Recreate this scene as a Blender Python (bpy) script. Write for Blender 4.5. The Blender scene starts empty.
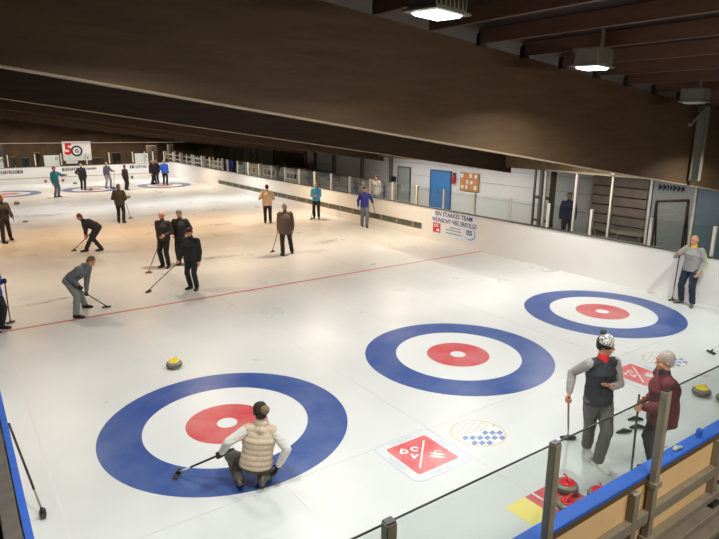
import bpy, math, random
from mathutils import Vector as V, Matrix, noise
random.seed(7)
S = bpy.context.scene
COL = S.collection
PI = math.pi

# ------------------------------------------------------------------ camera
CP = V((-2.980, -7.772, 4.442)); YAW, PITCH, ROLL, FPX = 0.60888, 0.24643, 0.004215, 587.11
def cam_axes():
    f = V((math.sin(YAW)*math.cos(PITCH), math.cos(YAW)*math.cos(PITCH), -math.sin(PITCH)))
    r = V((math.cos(YAW), -math.sin(YAW), 0)); u = r.cross(f)
    c, s = math.cos(ROLL), math.sin(ROLL)
    return c*r+s*u, -s*r+c*u, f
CR, CU, CF = cam_axes()
cd = bpy.data.cameras.new('camera'); cam = bpy.data.objects.new('camera', cd); COL.objects.link(cam)
cam.matrix_world = Matrix((( CR.x, CU.x, -CF.x, CP.x), (CR.y, CU.y, -CF.y, CP.y), (CR.z, CU.z, -CF.z, CP.z), (0, 0, 0, 1)))
cd.sensor_width = 36; cd.lens = 36*FPX/719; cd.clip_end = 300; cd.clip_start = 0.05
S.camera = cam
def at(x, y, z=None, X=None, Y=None):          # where a sight line meets a plane of the place
    d = CF+(x-359.5)/FPX*CR-(y-269.5)/FPX*CU
    t = (z-CP.z)/d.z if z is not None else (X-CP.x)/d.x if X is not None else (Y-CP.y)/d.y
    return CP+t*d
FH = V((math.sin(YAW), math.cos(YAW), 0))
def atd(x, y, ref, off=0.0):                   # sight line meets the upright plane through ref (off metres farther)
    d = CF+(x-359.5)/FPX*CR-(y-269.5)/FPX*CU
    t = ((ref-CP).dot(FH)+off)/d.dot(FH)
    return CP+t*d

# ------------------------------------------------------------------ world, light, exposure
W = bpy.data.worlds.new('world'); S.world = W; W.use_nodes = True
W.node_tree.nodes['Background'].inputs[0].default_value = (0.62, 0.72, 0.9, 1)
W.node_tree.nodes['Background'].inputs[1].default_value = 0.35
S.view_settings.view_transform = 'Standard'; S.view_settings.look = 'None'
S.view_settings.exposure = -0.8; S.view_settings.gamma = 1.0
S.view_settings.use_curve_mapping = False
def area(name, loc, size, power, col, size_y=None, rot=(0, 0, 0), spread=PI):
    l = bpy.data.lights.new(name, 'AREA'); l.energy = power; l.color = col; l.size = size; l.spread = spread
    if size_y: l.shape = 'RECTANGLE'; l.size_y = size_y
    else: l.shape = 'DISK'
    o = bpy.data.objects.new(name, l); o.location = loc; o.rotation_euler = rot; COL.objects.link(o); return o
WHITE = (1.0, 0.94, 0.87); COOL = (0.97, 1.0, 0.95); WARM = (1.0, 0.60, 0.30); SOFT = (1.0, 0.80, 0.60)
# lamp positions: x, y, z, power, colour (every one gets a lamp housing further down)
def roof_z(X): return 6.0-0.111*X
LAMPS = []
for (X, Y, Z) in ((-1.6, -2.8, 5.8), (*at(437, 17, z=5.43)[:2], 5.68), (*at(592, 69.5, z=5.15)[:2], 5.40), (*at(694, 104, z=4.78)[:2], 5.03), (10.3, -2.6, 4.5)): LAMPS.append((X, Y, Z, 185 if Z > 5.1 or Z < 5 else 0, COOL))
for Y, P, C_ in ((2.6, 205, WHITE), (10.0, 240, SOFT), (17.4, 285, WARM), (24.8, 270, WHITE), (32.2, 265, SOFT), (38.8, 250, WHITE), (45.6, 300, SOFT)):  # last row, past the end boards, added to brighten the far background
    for X in (-1.2, 3.2, 7.6, 11.2):
        LAMPS.append((X, Y, roof_z(X)-0.4, P, C_ if not (Y == 17.4 and X > 9) else SOFT))
for (x, y, z, p, c) in [l for l in LAMPS if l[3]]: area('lamp_light', (x, y, z-0.27), 0.36, p, c, spread=2.55)
area('walkway_fill', (15.2, 12.5, 2.85), 0.3, 520, WHITE, size_y=10.0)  # added fill without a fitting, brightens the pale wall
area('walkway_fill', (15.2, 2.5, 2.85), 0.3, 130, WHITE, size_y=4.0)  # added fill without a fitting, brightens the area behind the tall glass
area('stand_fill', (2.6, -8.3, 4.6), 4.0, 420, (1.0, 0.92, 0.80), size_y=0.4, rot=(0.62, 0, 0))  # unseen fill added to brighten the outer face of the near boards

# ------------------------------------------------------------------ materials
def lin(c):
    return tuple((v/255/12.92 if v/255 <= 0.04045 else ((v/255+0.055)/1.055)**2.4) for v in c)
MATS = {}
def mat(name, rgb, rough=0.6, metal=0.0, var=0.0, scale=8.0, stretch=(1, 1, 1), bump=0.0, spec=0.5, trans=0.0, coat=0.0, emit=0.0):
    if name in MATS: return MATS[name]
    m = bpy.data.materials.new(name); m.use_nodes = True; nt = m.node_tree; b = nt.nodes['Principled BSDF']
    c = lin(rgb); b.inputs['Base Color'].default_value = (*c, 1); b.inputs['Roughness'].default_value = rough
    b.inputs['Metallic'].default_value = metal; b.inputs['Specular IOR Level'].default_value = spec
    b.inputs['Coat Weight'].default_value = coat
    if emit: b.inputs['Emission Color'].default_value = (*c, 1); b.inputs['Emission Strength'].default_value = emit
    tc = nt.nodes.new('ShaderNodeTexCoord'); mp = nt.nodes.new('ShaderNodeMapping'); mp.inputs['Scale'].default_value = stretch
    nz = nt.nodes.new('ShaderNodeTexNoise'); nz.inputs['Scale'].default_value = scale; nz.inputs['Detail'].default_value = 5
    nt.links.new(tc.outputs['Object'], mp.inputs[0]); nt.links.new(mp.outputs[0], nz.inputs[0])
    rp = nt.nodes.new('ShaderNodeValToRGB'); v = max(var, 0.04)
    rp.color_ramp.elements[0].position = 0.3; rp.color_ramp.elements[1].position = 0.7
    rp.color_ramp.elements[0].color = (*[x*(1-v) for x in c], 1); rp.color_ramp.elements[1].color = (*[min(1, x*(1+v)) for x in c], 1)
    nt.links.new(nz.outputs[0], rp.inputs[0]); nt.links.new(rp.outputs[0], b.inputs['Base Color'])
    if bump:
        bp = nt.nodes.new('ShaderNodeBump'); bp.inputs['Strength'].default_value = bump; bp.inputs['Distance'].default_value = 0.02
        nt.links.new(nz.outputs[0], bp.inputs['Height']); nt.links.new(bp.outputs[0], b.inputs['Normal'])
    MATS[name] = m; return m
def glass_mat(name, tint, gl=0.06):
    m = bpy.data.materials.new(name); m.use_nodes = True; nt = m.node_tree; nt.nodes.remove(nt.nodes['Principled BSDF'])
    out = nt.nodes['Material Output']; t = nt.nodes.new('ShaderNodeBsdfTransparent'); t.inputs[0].default_value = (*tint, 1)
    g = nt.nodes.new('ShaderNodeBsdfGlossy'); g.inputs['Roughness'].default_value = 0.02
    fr = nt.nodes.new('ShaderNodeFresnel'); fr.inputs[0].default_value = 1.3
    mu = nt.nodes.new('ShaderNodeMath'); mu.operation = 'MULTIPLY'; mu.inputs[1].default_value = gl*10
    mx = nt.nodes.new('ShaderNodeMixShader'); nt.links.new(fr.outputs[0], mu.inputs[0]); nt.links.new(mu.outputs[0], mx.inputs[0])
    nt.links.new(t.outputs[0], mx.inputs[1]); nt.links.new(g.outputs[0], mx.inputs[2]); nt.links.new(mx.outputs[0], out.inputs[0])
    return m
GLASS = glass_mat('clear_screen', (0.93, 0.955, 0.945), 0.018)
GLASS2 = glass_mat('tall_glass', (0.86, 0.87, 0.87), 0.05)

def ice_mat():
    m = bpy.data.materials.new('ice'); m.use_nodes = True; nt = m.node_tree; b = nt.nodes['Principled BSDF']; N = nt.nodes; L = nt.links
    tc = N.new('ShaderNodeTexCoord')
    def noi(scale, det=4, st=(1, 1, 1)):
        mp = N.new('ShaderNodeMapping'); mp.inputs['Scale'].default_value = st; n = N.new('ShaderNodeTexNoise')
        n.inputs['Scale'].default_value = scale; n.inputs['Detail'].default_value = det
        L.new(tc.outputs['Object'], mp.inputs[0]); L.new(mp.outputs[0], n.inputs[0]); return n.outputs[0]
    n1 = noi(0.35, 5); rp = N.new('ShaderNodeValToRGB')
    rp.color_ramp.elements[0].position = 0.3; rp.color_ramp.elements[1].position = 0.75
    rp.color_ramp.elements[0].color = (*lin((190, 193, 193)), 1); rp.color_ramp.elements[1].color = (*lin((208, 210, 209)), 1)
    L.new(n1, rp.inputs[0])
    # dark beam reflections painted into the ice colour as grey streaks
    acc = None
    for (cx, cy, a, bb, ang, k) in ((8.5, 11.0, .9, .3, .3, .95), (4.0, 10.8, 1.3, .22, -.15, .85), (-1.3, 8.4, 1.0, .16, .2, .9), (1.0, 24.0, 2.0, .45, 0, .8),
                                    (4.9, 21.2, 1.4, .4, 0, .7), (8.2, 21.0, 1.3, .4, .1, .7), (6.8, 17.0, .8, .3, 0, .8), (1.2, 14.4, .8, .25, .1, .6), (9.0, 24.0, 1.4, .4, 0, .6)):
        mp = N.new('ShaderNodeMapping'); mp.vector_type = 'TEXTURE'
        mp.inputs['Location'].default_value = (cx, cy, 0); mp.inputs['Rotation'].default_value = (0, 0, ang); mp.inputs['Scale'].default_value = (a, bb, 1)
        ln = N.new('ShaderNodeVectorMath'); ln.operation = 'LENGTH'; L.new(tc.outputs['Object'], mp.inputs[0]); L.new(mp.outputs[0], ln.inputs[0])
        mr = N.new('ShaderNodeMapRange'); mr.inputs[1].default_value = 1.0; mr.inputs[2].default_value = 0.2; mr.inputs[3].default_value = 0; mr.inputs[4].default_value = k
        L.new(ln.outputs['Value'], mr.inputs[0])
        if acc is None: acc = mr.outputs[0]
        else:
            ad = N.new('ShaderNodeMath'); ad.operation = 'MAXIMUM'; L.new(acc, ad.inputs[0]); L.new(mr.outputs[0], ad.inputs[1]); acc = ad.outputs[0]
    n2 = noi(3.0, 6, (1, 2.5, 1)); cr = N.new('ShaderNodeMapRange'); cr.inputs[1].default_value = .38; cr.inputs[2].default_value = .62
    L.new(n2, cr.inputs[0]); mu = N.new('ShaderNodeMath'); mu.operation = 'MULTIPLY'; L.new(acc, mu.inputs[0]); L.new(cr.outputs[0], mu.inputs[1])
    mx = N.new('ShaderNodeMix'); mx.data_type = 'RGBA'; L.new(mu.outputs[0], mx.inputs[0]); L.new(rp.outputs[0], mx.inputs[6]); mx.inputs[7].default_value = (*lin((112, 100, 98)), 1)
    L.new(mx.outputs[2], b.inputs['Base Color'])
    rr = N.new('ShaderNodeMapRange'); rr.inputs[1].default_value = .3; rr.inputs[2].default_value = .7; rr.inputs[3].default_value = .26; rr.inputs[4].default_value = .42
    L.new(noi(0.8, 5), rr.inputs[0]); L.new(rr.outputs[0], b.inputs['Roughness'])
    b.inputs['Specular IOR Level'].default_value = 0.35
    bp = N.new('ShaderNodeBump'); bp.inputs['Strength'].default_value = 0.12; bp.inputs['Distance'].default_value = 0.01
    L.new(noi(6, 6), bp.inputs['Height']); L.new(bp.outputs[0], b.inputs['Normal'])
    return m
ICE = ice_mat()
def paint(name, rgb, fade=0.25):                # paint seen through the ice: cloudy, slightly washed out
    m = bpy.data.materials.new(name); m.use_nodes = True; nt = m.node_tree; b = nt.nodes['Principled BSDF']; N = nt.nodes; L = nt.links
    tc = N.new('ShaderNodeTexCoord'); n = N.new('ShaderNodeTexNoise'); n.inputs['Scale'].default_value = 1.3; n.inputs['Detail'].default_value = 7; n.inputs['Roughness'].default_value = .65
    L.new(tc.outputs['Object'], n.inputs[0]); c = lin(rgb); w = lin((205, 207, 207))
    rp = N.new('ShaderNodeValToRGB'); rp.color_ramp.elements[0].position = .35; rp.color_ramp.elements[1].position = .8
    rp.color_ramp.elements[0].color = (*c, 1); rp.color_ramp.elements[1].color = (*[a*(1-fade)+q*fade for a, q in zip(c, w)], 1)
    L.new(n.outputs[0], rp.inputs[0]); L.new(rp.outputs[0], b.inputs['Base Color'])
    b.inputs['Roughness'].default_value = .33; b.inputs['Specular IOR Level'].default_value = .35
    return m
def wood_mat(name, rgb, rgb2, axis_scale):
    m = bpy.data.materials.new(name); m.use_nodes = True; nt = m.node_tree; b = nt.nodes['Principled BSDF']; N = nt.nodes; L = nt.links
    tc = N.new('ShaderNodeTexCoord'); mp = N.new('ShaderNodeMapping'); mp.inputs['Scale'].default_value = axis_scale
    n = N.new('ShaderNodeTexNoise'); n.inputs['Scale'].default_value = 1; n.inputs['Detail'].default_value = 8; n.inputs['Roughness'].default_value = .7
    L.new(tc.outputs['Object'], mp.inputs[0]); L.new(mp.outputs[0], n.inputs[0])
    rp = N.new('ShaderNodeValToRGB'); rp.color_ramp.elements[0].position = .3; rp.color_ramp.elements[1].position = .7
    rp.color_ramp.elements[0].color = (*lin(rgb), 1); rp.color_ramp.elements[1].color = (*lin(rgb2), 1)
    L.new(n.outputs[0], rp.inputs[0]); L.new(rp.outputs[0], b.inputs['Base Color'])
    b.inputs['Roughness'].default_value = .62; b.inputs['Specular IOR Level'].default_value = .3
    bp = N.new('ShaderNodeBump'); bp.inputs['Strength'].default_value = .15; L.new(n.outputs[0], bp.inputs['Height']); L.new(bp.outputs[0], b.inputs['Normal'])
    return m
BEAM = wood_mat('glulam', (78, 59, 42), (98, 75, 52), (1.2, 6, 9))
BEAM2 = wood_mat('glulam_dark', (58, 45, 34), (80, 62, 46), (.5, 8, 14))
PURLIN = wood_mat('purlin_wood', (84, 58, 46), (108, 78, 62), (8, .7, 8))
DECK = wood_mat('roof_deck', (32, 19, 16), (44, 27, 22), (6, .6, 6))

# ------------------------------------------------------------------ mesh tools
class MB:
    def __init__(s): s.v = []; s.f = []; s.smooth = False
    def add(s, vs, fs):
        n = len(s.v); s.v += [V(p) for p in vs]; s.f += [tuple(i+n for i in f) for f in fs]; return s
    def box(s, lo, hi):
        (a, b, c), (d, e, f) = lo, hi
        return s.add([(a, b, c), (d, b, c), (d, e, c), (a, e, c), (a, b, f), (d, b, f), (d, e, f), (a, e, f)],
                     [(3, 2, 1, 0), (4, 5, 6, 7), (0, 1, 5, 4), (1, 2, 6, 5), (2, 3, 7, 6), (3, 0, 4, 7)])
    def hexa(s, bot, top):      # two quads, same winding
        return s.add(list(bot)+list(top), [(3, 2, 1, 0), (4, 5, 6, 7), (0, 1, 5, 4), (1, 2, 6, 5), (2, 3, 7, 6), (3, 0, 4, 7)])
    def obox(s, c, x, y, z):    # oriented box: centre and three half vectors
        c, x, y, z = V(c), V(x), V(y), V(z)
        return s.hexa([c-x-y-z, c+x-y-z, c+x+y-z, c-x+y-z], [c-x-y+z, c+x-y+z, c+x+y+z, c-x+y+z])
    def loft(s, pts, rad, side=(1, 0, 0), n=14, cap='round', ends=3, ck=1.0):
        pts = [V(p) for p in pts]; rad = [(r, r) if isinstance(r, (int, float)) else r for r in rad]; rings = []
        def frame(d):
            d = d.normalized(); u = V(side)-V(side).dot(d)*d
            if u.length < 0.05: u = V((0, 1, 0.01))-V((0, 1, 0.01)).dot(d)*d
            u.normalize(); return u, d.cross(u)
        k = len(pts); dirs = [((pts[min(i+1, k-1)]-pts[max(i-1, 0)])) for i in range(k)]
        def ring(c, d, a, b): u, w = frame(d); return [c+u*(a*math.cos(2*PI*j/n))+w*(b*math.sin(2*PI*j/n)) for j in range(n)]
        if cap == 'round':
            m = min(rad[0]); d = dirs[0].normalized()
            for e in range(ends): t = (e+0.35)/ends*PI/2; rings.append(ring(pts[0]-d*m*ck*math.cos(t), dirs[0], rad[0][0]*math.sin(t), rad[0][1]*math.sin(t)))
        for i in range(k): rings.append(ring(pts[i], dirs[i], *rad[i]))
        if cap == 'round':
            m = min(rad[-1]); d = dirs[-1].normalized()
            for e in reversed(range(ends)): t = (e+0.35)/ends*PI/2; rings.append(ring(pts[-1]+d*m*ck*math.cos(t), dirs[-1], rad[-1][0]*math.sin(t), rad[-1][1]*math.sin(t)))
        vs = [p for r in rings for p in r]; fs = []
        for i in range(len(rings)-1):
            for j in range(n): fs.append((i*n+j, i*n+(j+1) % n, (i+1)*n+(j+1) % n, (i+1)*n+j))
        fs.append(tuple(reversed(range(n)))); fs.append(tuple((len(rings)-1)*n+j for j in range(n)))
        return s.add(vs, fs)
    def tube(s, a, b, r, n=10, r2=None): return s.loft([a, b], [r, r2 if r2 else r], n=n, cap='flat')
    def ell(s, c, r, R=None, nu=14, nv=9):
        c = V(c); R = R or Matrix.Identity(3); vs = []; fs = []
        vs.append(c+R@V((0, 0, -r[2])))
        for i in range(1, nv):
            t = PI*i/nv
            for j in range(nu): vs.append(c+R@V((r[0]*math.sin(t)*math.cos(2*PI*j/nu), r[1]*math.sin(t)*math.sin(2*PI*j/nu), -r[2]*math.cos(t))))
        vs.append(c+R@V((0, 0, r[2]))); L = len(vs)-1
        for j in range(nu): fs.append((0, 1+(j+1) % nu, 1+j)); fs.append((L, L-nu+j, L-nu+(j+1) % nu))
        for i in range(nv-2):
            for j in range(nu): a = 1+i*nu; fs.append((a+j, a+(j+1) % nu, a+nu+(j+1) % nu, a+nu+j))
        return s.add(vs, fs)
    def lathe(s, prof, c=(0, 0, 0), R=None, n=28):
        c = V(c); R = R or Matrix.Identity(3); vs = []; fs = []
        for (r, z) in prof:
            for j in range(n): vs.append(c+R@V((r*math.cos(2*PI*j/n), r*math.sin(2*PI*j/n), z)))
        for i in range(len(prof)-1):
            for j in range(n): fs.append((i*n+j, i*n+(j+1) % n, (i+1)*n+(j+1) % n, (i+1)*n+j))
        fs.append(tuple(reversed(range(n)))); fs.append(tuple((len(prof)-1)*n+j for j in range(n)))
        return s.add(vs, fs)
    def annulus(s, c, r0, r1, z0, z1, n=96):
        vs = []; fs = []
        for (r, z) in ((r0, z0), (r1, z0), (r1, z1), (r0, z1)):
            for j in range(n): vs.append(V(c)+V((r*math.cos(2*PI*j/n), r*math.sin(2*PI*j/n), z)))
        for k in range(4):
            for j in range(n): a, b = k*n, ((k+1) % 4)*n; fs.append((a+j, a+(j+1) % n, b+(j+1) % n, b+j))
        return s.add(vs, fs)
    def prism(s, pts, d):       # planar outline pushed along d
        n = len(pts); pts = [V(p) for p in pts]; d = V(d)
        return s.add(pts+[p+d for p in pts], [tuple(reversed(range(n))), tuple(range(n, 2*n))]+[(i, (i+1) % n, n+(i+1) % n, n+i) for i in range(n)])
    def build(s, name, m, parent=None, smooth=False, at0=None, bevel=0):
        me = bpy.data.meshes.new(name); o0 = V(at0) if at0 else V((0, 0, 0))
        me.from_pydata([p-o0 for p in s.v], [], s.f); me.materials.append(m); me.update()
        o = bpy.data.objects.new(name, me); o.location = o0; COL.objects.link(o)
        if smooth: me.polygons.foreach_set('use_smooth', [True]*len(me.polygons))
        if bevel:
            b = o.modifiers.new('bevel', 'BEVEL'); b.width = bevel; b.segments = 2; b.limit_method = 'ANGLE'
        if parent: o.parent = parent
        return o
def tag(o, label=None, cat=None, group=None, kind=None):
    if label: o['label'] = label
    if cat: o['category'] = cat
    if group: o['group'] = group
    if kind: o['kind'] = kind
    return o
def empty(name, loc, rz=0):
    o = bpy.data.objects.new(name, None); o.location = loc; o.rotation_euler = (0, 0, rz); o.empty_display_size = .1; COL.objects.link(o); return o
def struct(o): o['kind'] = 'structure'; return o
def copy_tree(o, parent=None):
    c = o.copy(); COL.objects.link(c)
    if parent: c.parent = parent
    for ch in list(o.children): copy_tree(ch, c)
    return c
TMP = bpy.data.scenes.new('work')
def tmp_graph():
    with bpy.context.temp_override(scene=TMP, view_layer=TMP.view_layers[0]):
        dg = bpy.context.evaluated_depsgraph_get(); dg.update()
    return dg
def text_verts(s, size, bold=0.0, align='CENTER', sx=1.0):
    cu = bpy.data.curves.new('t', 'FONT'); cu.body = s; cu.size = size; cu.align_x = align; cu.align_y = 'CENTER'; cu.offset = bold; cu.extrude = 0.002; cu.resolution_u = 3
    o = bpy.data.objects.new('t', cu); TMP.collection.objects.link(o); dg = tmp_graph(); me = bpy.data.meshes.new_from_object(o.evaluated_get(dg))
    vs = [V((v.co.x*sx, v.co.y, v.co.z)) for v in me.vertices]; fs = [tuple(p.vertices) for p in me.polygons]
    bpy.data.objects.remove(o); bpy.data.curves.remove(cu); bpy.data.meshes.remove(me); return vs, fs
def text(mb, s, size, M, **k):
    vs, fs = text_verts(s, size, **k); return mb.add([M@v for v in vs], fs)

# ================================================================== STRUCTURE
XL, XR, YN, YF = -2.81, 12.2, -5.14, 41.5      # inner faces of the rink boards
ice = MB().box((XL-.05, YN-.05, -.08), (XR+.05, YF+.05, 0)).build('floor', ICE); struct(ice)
out_floor = MB()
for lo, hi in (((-9, -16, -.1), (24, YN-.05, -.02)), ((-9, YN-.05, -.1), (XL-.05, 60, -.02)), ((XR+.05, YN-.05, -.1), (24, 60, -.02)), ((XL-.05, YF+.05, -.1), (XR+.05, 60, -.02))): out_floor.box(lo, hi)
struct(out_floor.build('floor', mat('rubber_floor', (84, 76, 70), .55, var=.25, scale=3)))
rf = MB(); 
for (xa, xb) in ((-9, 22),):
    rf.hexa([(xa, -16, roof_z(xa)+.22), (xb, -16, roof_z(xb)+.22), (xb, 60, roof_z(xb)+.22), (xa, 60, roof_z(xa)+.22)],
            [(xa, -16, roof_z(xa)+.4), (xb, -16, roof_z(xb)+.4), (xb, 60, roof_z(xb)+.4), (xa, 60, roof_z(xa)+.4)])
struct(rf.build('ceiling', DECK))
pale = mat('pale_wall', (202, 202, 202), .7, var=.04, scale=1)
darkwall = mat('dark_wall', (84, 70, 60), .8, var=.2, scale=2)
struct(MB().box((17.2, 5.6, -.1), (17.4, 27.6, 4.4)).build('wall_right', pale))
w = MB().box((17.2, 27.6, -.1), (17.4, 60, 4.4)).box((17.2, -16, -.1), (17.4, 5.6, 4.4)); struct(w.build('wall_right', darkwall))
struct(MB().box((-9, 49.2, -.1), (17.2, 49.5, 7.2)).build('wall_back', mat('back_wall', (90, 72, 58), .8, var=.25, scale=1.2)))
struct(MB().box((-9.2, -16, -.1), (-9, 60, 7.4)).build('wall_left', darkwall))
struct(MB().box((-9, -16.2, -.1), (22, -16, 7.4)).build('wall_front', darkwall))
# lowered soffit over the walkway and the eave beam at the rink side
struct(MB().box((13.35, -12, 2.93), (17.2, 44, 3.0)).build('trim_1', mat('soffit', (120, 108, 92), .8, var=.1)))
eb = MB().box((13.0, -12, 2.93), (13.35, 44, 3.5)); e_ = eb.build('eave_beam', mat('eave_wood', (120, 98, 70), .7, var=.25, scale=5), at0=(13.0, 0, 2.93))
tag(e_, 'long brown eave beam running above the walkway behind the right boards', 'beam')
# wall panel joints and pilasters on the pale wall
jt = MB()
for z in (1.05, 1.75, 2.35): jt.box((17.185, 5.6, z), (17.2, 27.6, z+.015))
struct(jt.build('trim_2', mat('joint_grey', (150, 154, 160), .7)))
pil = mat('post_grey', (92, 92, 94), .5)
for Y, zb in ((7.9, 0), (18.05, 1.2), (20.8, 0), (23.9, 0), (26.2, 0), (27.5, 0)):
    tag(MB().box((17.02, Y-.07, -.02 if zb == 0 else zb), (17.2, Y+.07, 2.93)).build('wall_post', pil, at0=(17.1, Y, 0)),
        {7.9: 'grey steel post at the near end of the pale wall', 18.05: 'short dark steel post ending above a black wall box', 20.8: 'light grey post on pale wall behind the red topped spectator',
         23.9: 'dark post on pale wall, second from its far end group', 26.2: 'dark post on pale wall beside the red first aid box', 27.5: 'far corner post where the pale wall meets dark cladding'}[Y], 'post')

# ---- beams and purlins
def beam(Y, m, label, x0=-9, x1=13.3, thick=.2):
    def zb(x): return 4.60-.141*x if x > -4 else 5.164
    b = MB()
    xs = [x0, -4, 4, 9, x1]; n = len(xs)
    vs = []
    for x in xs:
        z0 = zb(x); z1 = roof_z(x)+.02
        vs += [(x, Y, z0), (x, Y+thick, z0), (x, Y+thick, z1), (x, Y, z1)]
    fs = [(0, 1, 2, 3), tuple(reversed(range(4*n-4, 4*n)))]
    for i in range(n-1):
        for k in range(4): fs.append((4*i+k, 4*i+4+k, 4*i+4+(k+1) % 4, 4*i+(k+1) % 4))
    b.add([V(p) for p in vs], fs)
    root = empty('roof_beam', (0, Y, 4.6)); tag(root, label, 'beam', None)
    o = b.build('beam_body', m, root); o.location = (0, -Y, -4.6)
    if Y > 7: return root
    t = MB()
    for i in range(n-1):
        xa, xb = xs[i], xs[i+1]
        t.hexa([(xa, Y-.012, zb(xa)-.006), (xb, Y-.012, zb(xb)-.006), (xb, Y+thick+.012, zb(xb)-.006), (xa, Y+thick+.012, zb(xa)-.006)],
               [(xa, Y-.012, zb(xa)+.008), (xb, Y-.012, zb(xb)+.008), (xb, Y+thick+.012, zb(xb)+.008), (xa, Y+thick+.012, zb(xa)+.008)])
    o = t.build('edge_strip', mat('edge_strip', (168, 148, 120), .6), root); o.location = (0, -Y, -4.6); o['label'] = 'thin pale strip along the lower edge'
    return root
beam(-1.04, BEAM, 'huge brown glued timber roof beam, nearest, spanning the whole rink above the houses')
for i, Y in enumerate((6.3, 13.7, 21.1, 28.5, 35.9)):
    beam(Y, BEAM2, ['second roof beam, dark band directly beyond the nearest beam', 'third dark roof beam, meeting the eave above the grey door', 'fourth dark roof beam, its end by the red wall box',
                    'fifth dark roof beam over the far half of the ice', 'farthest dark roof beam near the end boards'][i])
PX = [(-2.0+.0), -1.0]+[-.05+.99*i for i in range(0, 15)]
for i, X in enumerate(PX):
    z = roof_z(X)+.02
    for (ya, yb) in ((-9.5, -1.06),):
        o = MB().box((-.045, ya, 0), (.045, yb, .2)).build('roof_purlin', PURLIN, at0=(0, 0, 0)); o.location = (X, 0, z)
        k = [4.9, 5.9, 6.88, 7.87, 8.86]
        tag(o, 'reddish brown timber purlin under the dark roof deck above the near rings', 'purlin', 'roof purlins over the near houses')
    if X > 3.5 and X < 11: tag(MB().box((X-.07, -1.12, z-.03), (X+.07, -1.045, z+.15)).build('joist_hanger', mat('hanger_black', (30, 24, 22), .6), at0=(X, -1.08, z)), 'dark metal hanger holding a purlin end to the nearest roof beam', 'bracket', 'purlin hangers on the nearest beam')

# ---- hall column in front of the nearest beam at the right
t = empty('steel_post', (10.72, -1.2, 3.25)); tag(t, 'slim grey steel post fixed to the face of the big beam at the far right', 'post')
cgm = mat('column_grey', (120, 116, 104), .5)
c = MB(); c.box((-.06, -.10, -.05), (.06, -.085, 1.55)); c.box((-.06, .085, -.05), (.06, .10, 1.55)); c.box((-.012, -.09, -.05), (.012, .09, 1.55)); c.build('post_shaft', cgm, t)
MB().obox((-.28, 0, 1.32), (.26, 0, .16), (0, .03, 0), (-.02, 0, .03)).build('brace', cgm, t)

# ================================================================== RINK BOARDS
white_board = mat('board_white', (232, 230, 226), .35, var=.03, scale=.6)
blue_cap = mat('cap_blue', (38, 92, 190), .65, var=.08)
cream = mat('board_cream', (222, 190, 140), .55, var=.05, scale=2)
post_tan = mat('post_tan', (140, 132, 116), .45, metal=.1, var=.12)
post_pale = mat('post_pale', (205, 198, 186), .45)
edge_dark = mat('screen_edge', (40, 42, 42), .4)
# right side boards
rb = empty('rink_boards', (XR, 18, 0)); tag(rb, 'long white side boards of the rink along the right walkway, with glass screens', 'rink boards')
def ch(mb, name, m, root, **k):
    o = mb.build(name, m, root, **k); o.location = -V(root.location); o.rotation_euler = (0, 0, 0); return o
g0, g1 = 9.7, 31.0
b = MB().box((XR, YN, .56), (XR+.08, YF, 1.22)).box((XR, YN, 0), (XR+.08, g0, .56)).box((XR, g1, 0), (XR+.08, YF, .56)).box((XR, g0, 0), (XR+.08, g1, .3))
ch(b, 'board_panel', white_board, rb)
ch(MB().box((XR-.02, YN, 1.22), (XR+.14, YF, 1.25)), 'board_cap', mat('cap_dark', (70, 66, 60), .5), rb)
b = MB().box((XR+.05, g0, .3), (XR+.075, g1, .56)); o = ch(b, 'kick_grille', mat('grille_green', (104, 106, 94), .7, var=.3, scale=3), rb); o['label'] = 'dull green recessed strip low in the boards'
for i in range(20):
    Y = g0+.55+i*1.08
    ch(MB().box((XR+.005, Y-.04, .3), (XR+.06, Y+.04, .56)), 'grille_divider', mat('divider', (150, 142, 126), .6), rb)
Ys = [-2.72, -1.12, .48, 2.38-.1, 3.8, 5.33, 6.95, 8.53, 10.1, 11.7, 13.3, 14.9, 16.5, 18.1, 19.7, 21.3, 22.9, 24.5, 26.1, 27.7, 29.3, 30.9, 32.5, 34.1, 35.7, 37.3, 38.9, 40.5]
for i, Y in enumerate(Ys):
    ch(MB().box((XR+.02, Y-.035, 1.25), (XR+.1, Y+.035, 2.0)), 'screen_post', post_pale, rb, bevel=.006)
    if i+1 < len(Ys): ch(MB().box((XR+.055, Y+.036, 1.25), (XR+.063, Ys[i+1]-.036, 1.98)), 'glass_screen', GLASS, rb)
# near boards (below the stand)
nb = empty('rink_boards', (2, YN, 0)); tag(nb, 'near end boards with bright blue cap and cream outer face, at the bottom right', 'rink boards')
ch(MB().box((XL, YN-.02, 0), (XR, YN, 1.08)), 'board_panel', white_board, nb)
ch(MB().box((XL, YN-.075, 0), (XR, YN-.021, 1.08)), 'outer_panel', cream, nb)['label'] = 'cream outer face'
ch(MB().box((XL-.1, YN-.085, 1.08), (XR, YN+.055, 1.115)), 'board_cap', blue_cap, nb, bevel=.008)['label'] = 'bright blue top rail'
ch(MB().box((XL-.1, YN-.092, 1.03), (XR, YN-.076, 1.078)), 'cap_lower_rail', mat('rail_brown', (92, 74, 52), .5), nb)  # brown rail along the outer side just below the cap
for zz, hh, dd in ((.60, .13, .07), (.30, .08, .09), (.14, .09, .16), (.02, .07, .25)):
    ch(MB().box((XL, YN-.076-dd, zz), (XR, YN-.077, zz+hh)), 'outer_rail', post_tan, nb, bevel=.01)
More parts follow.
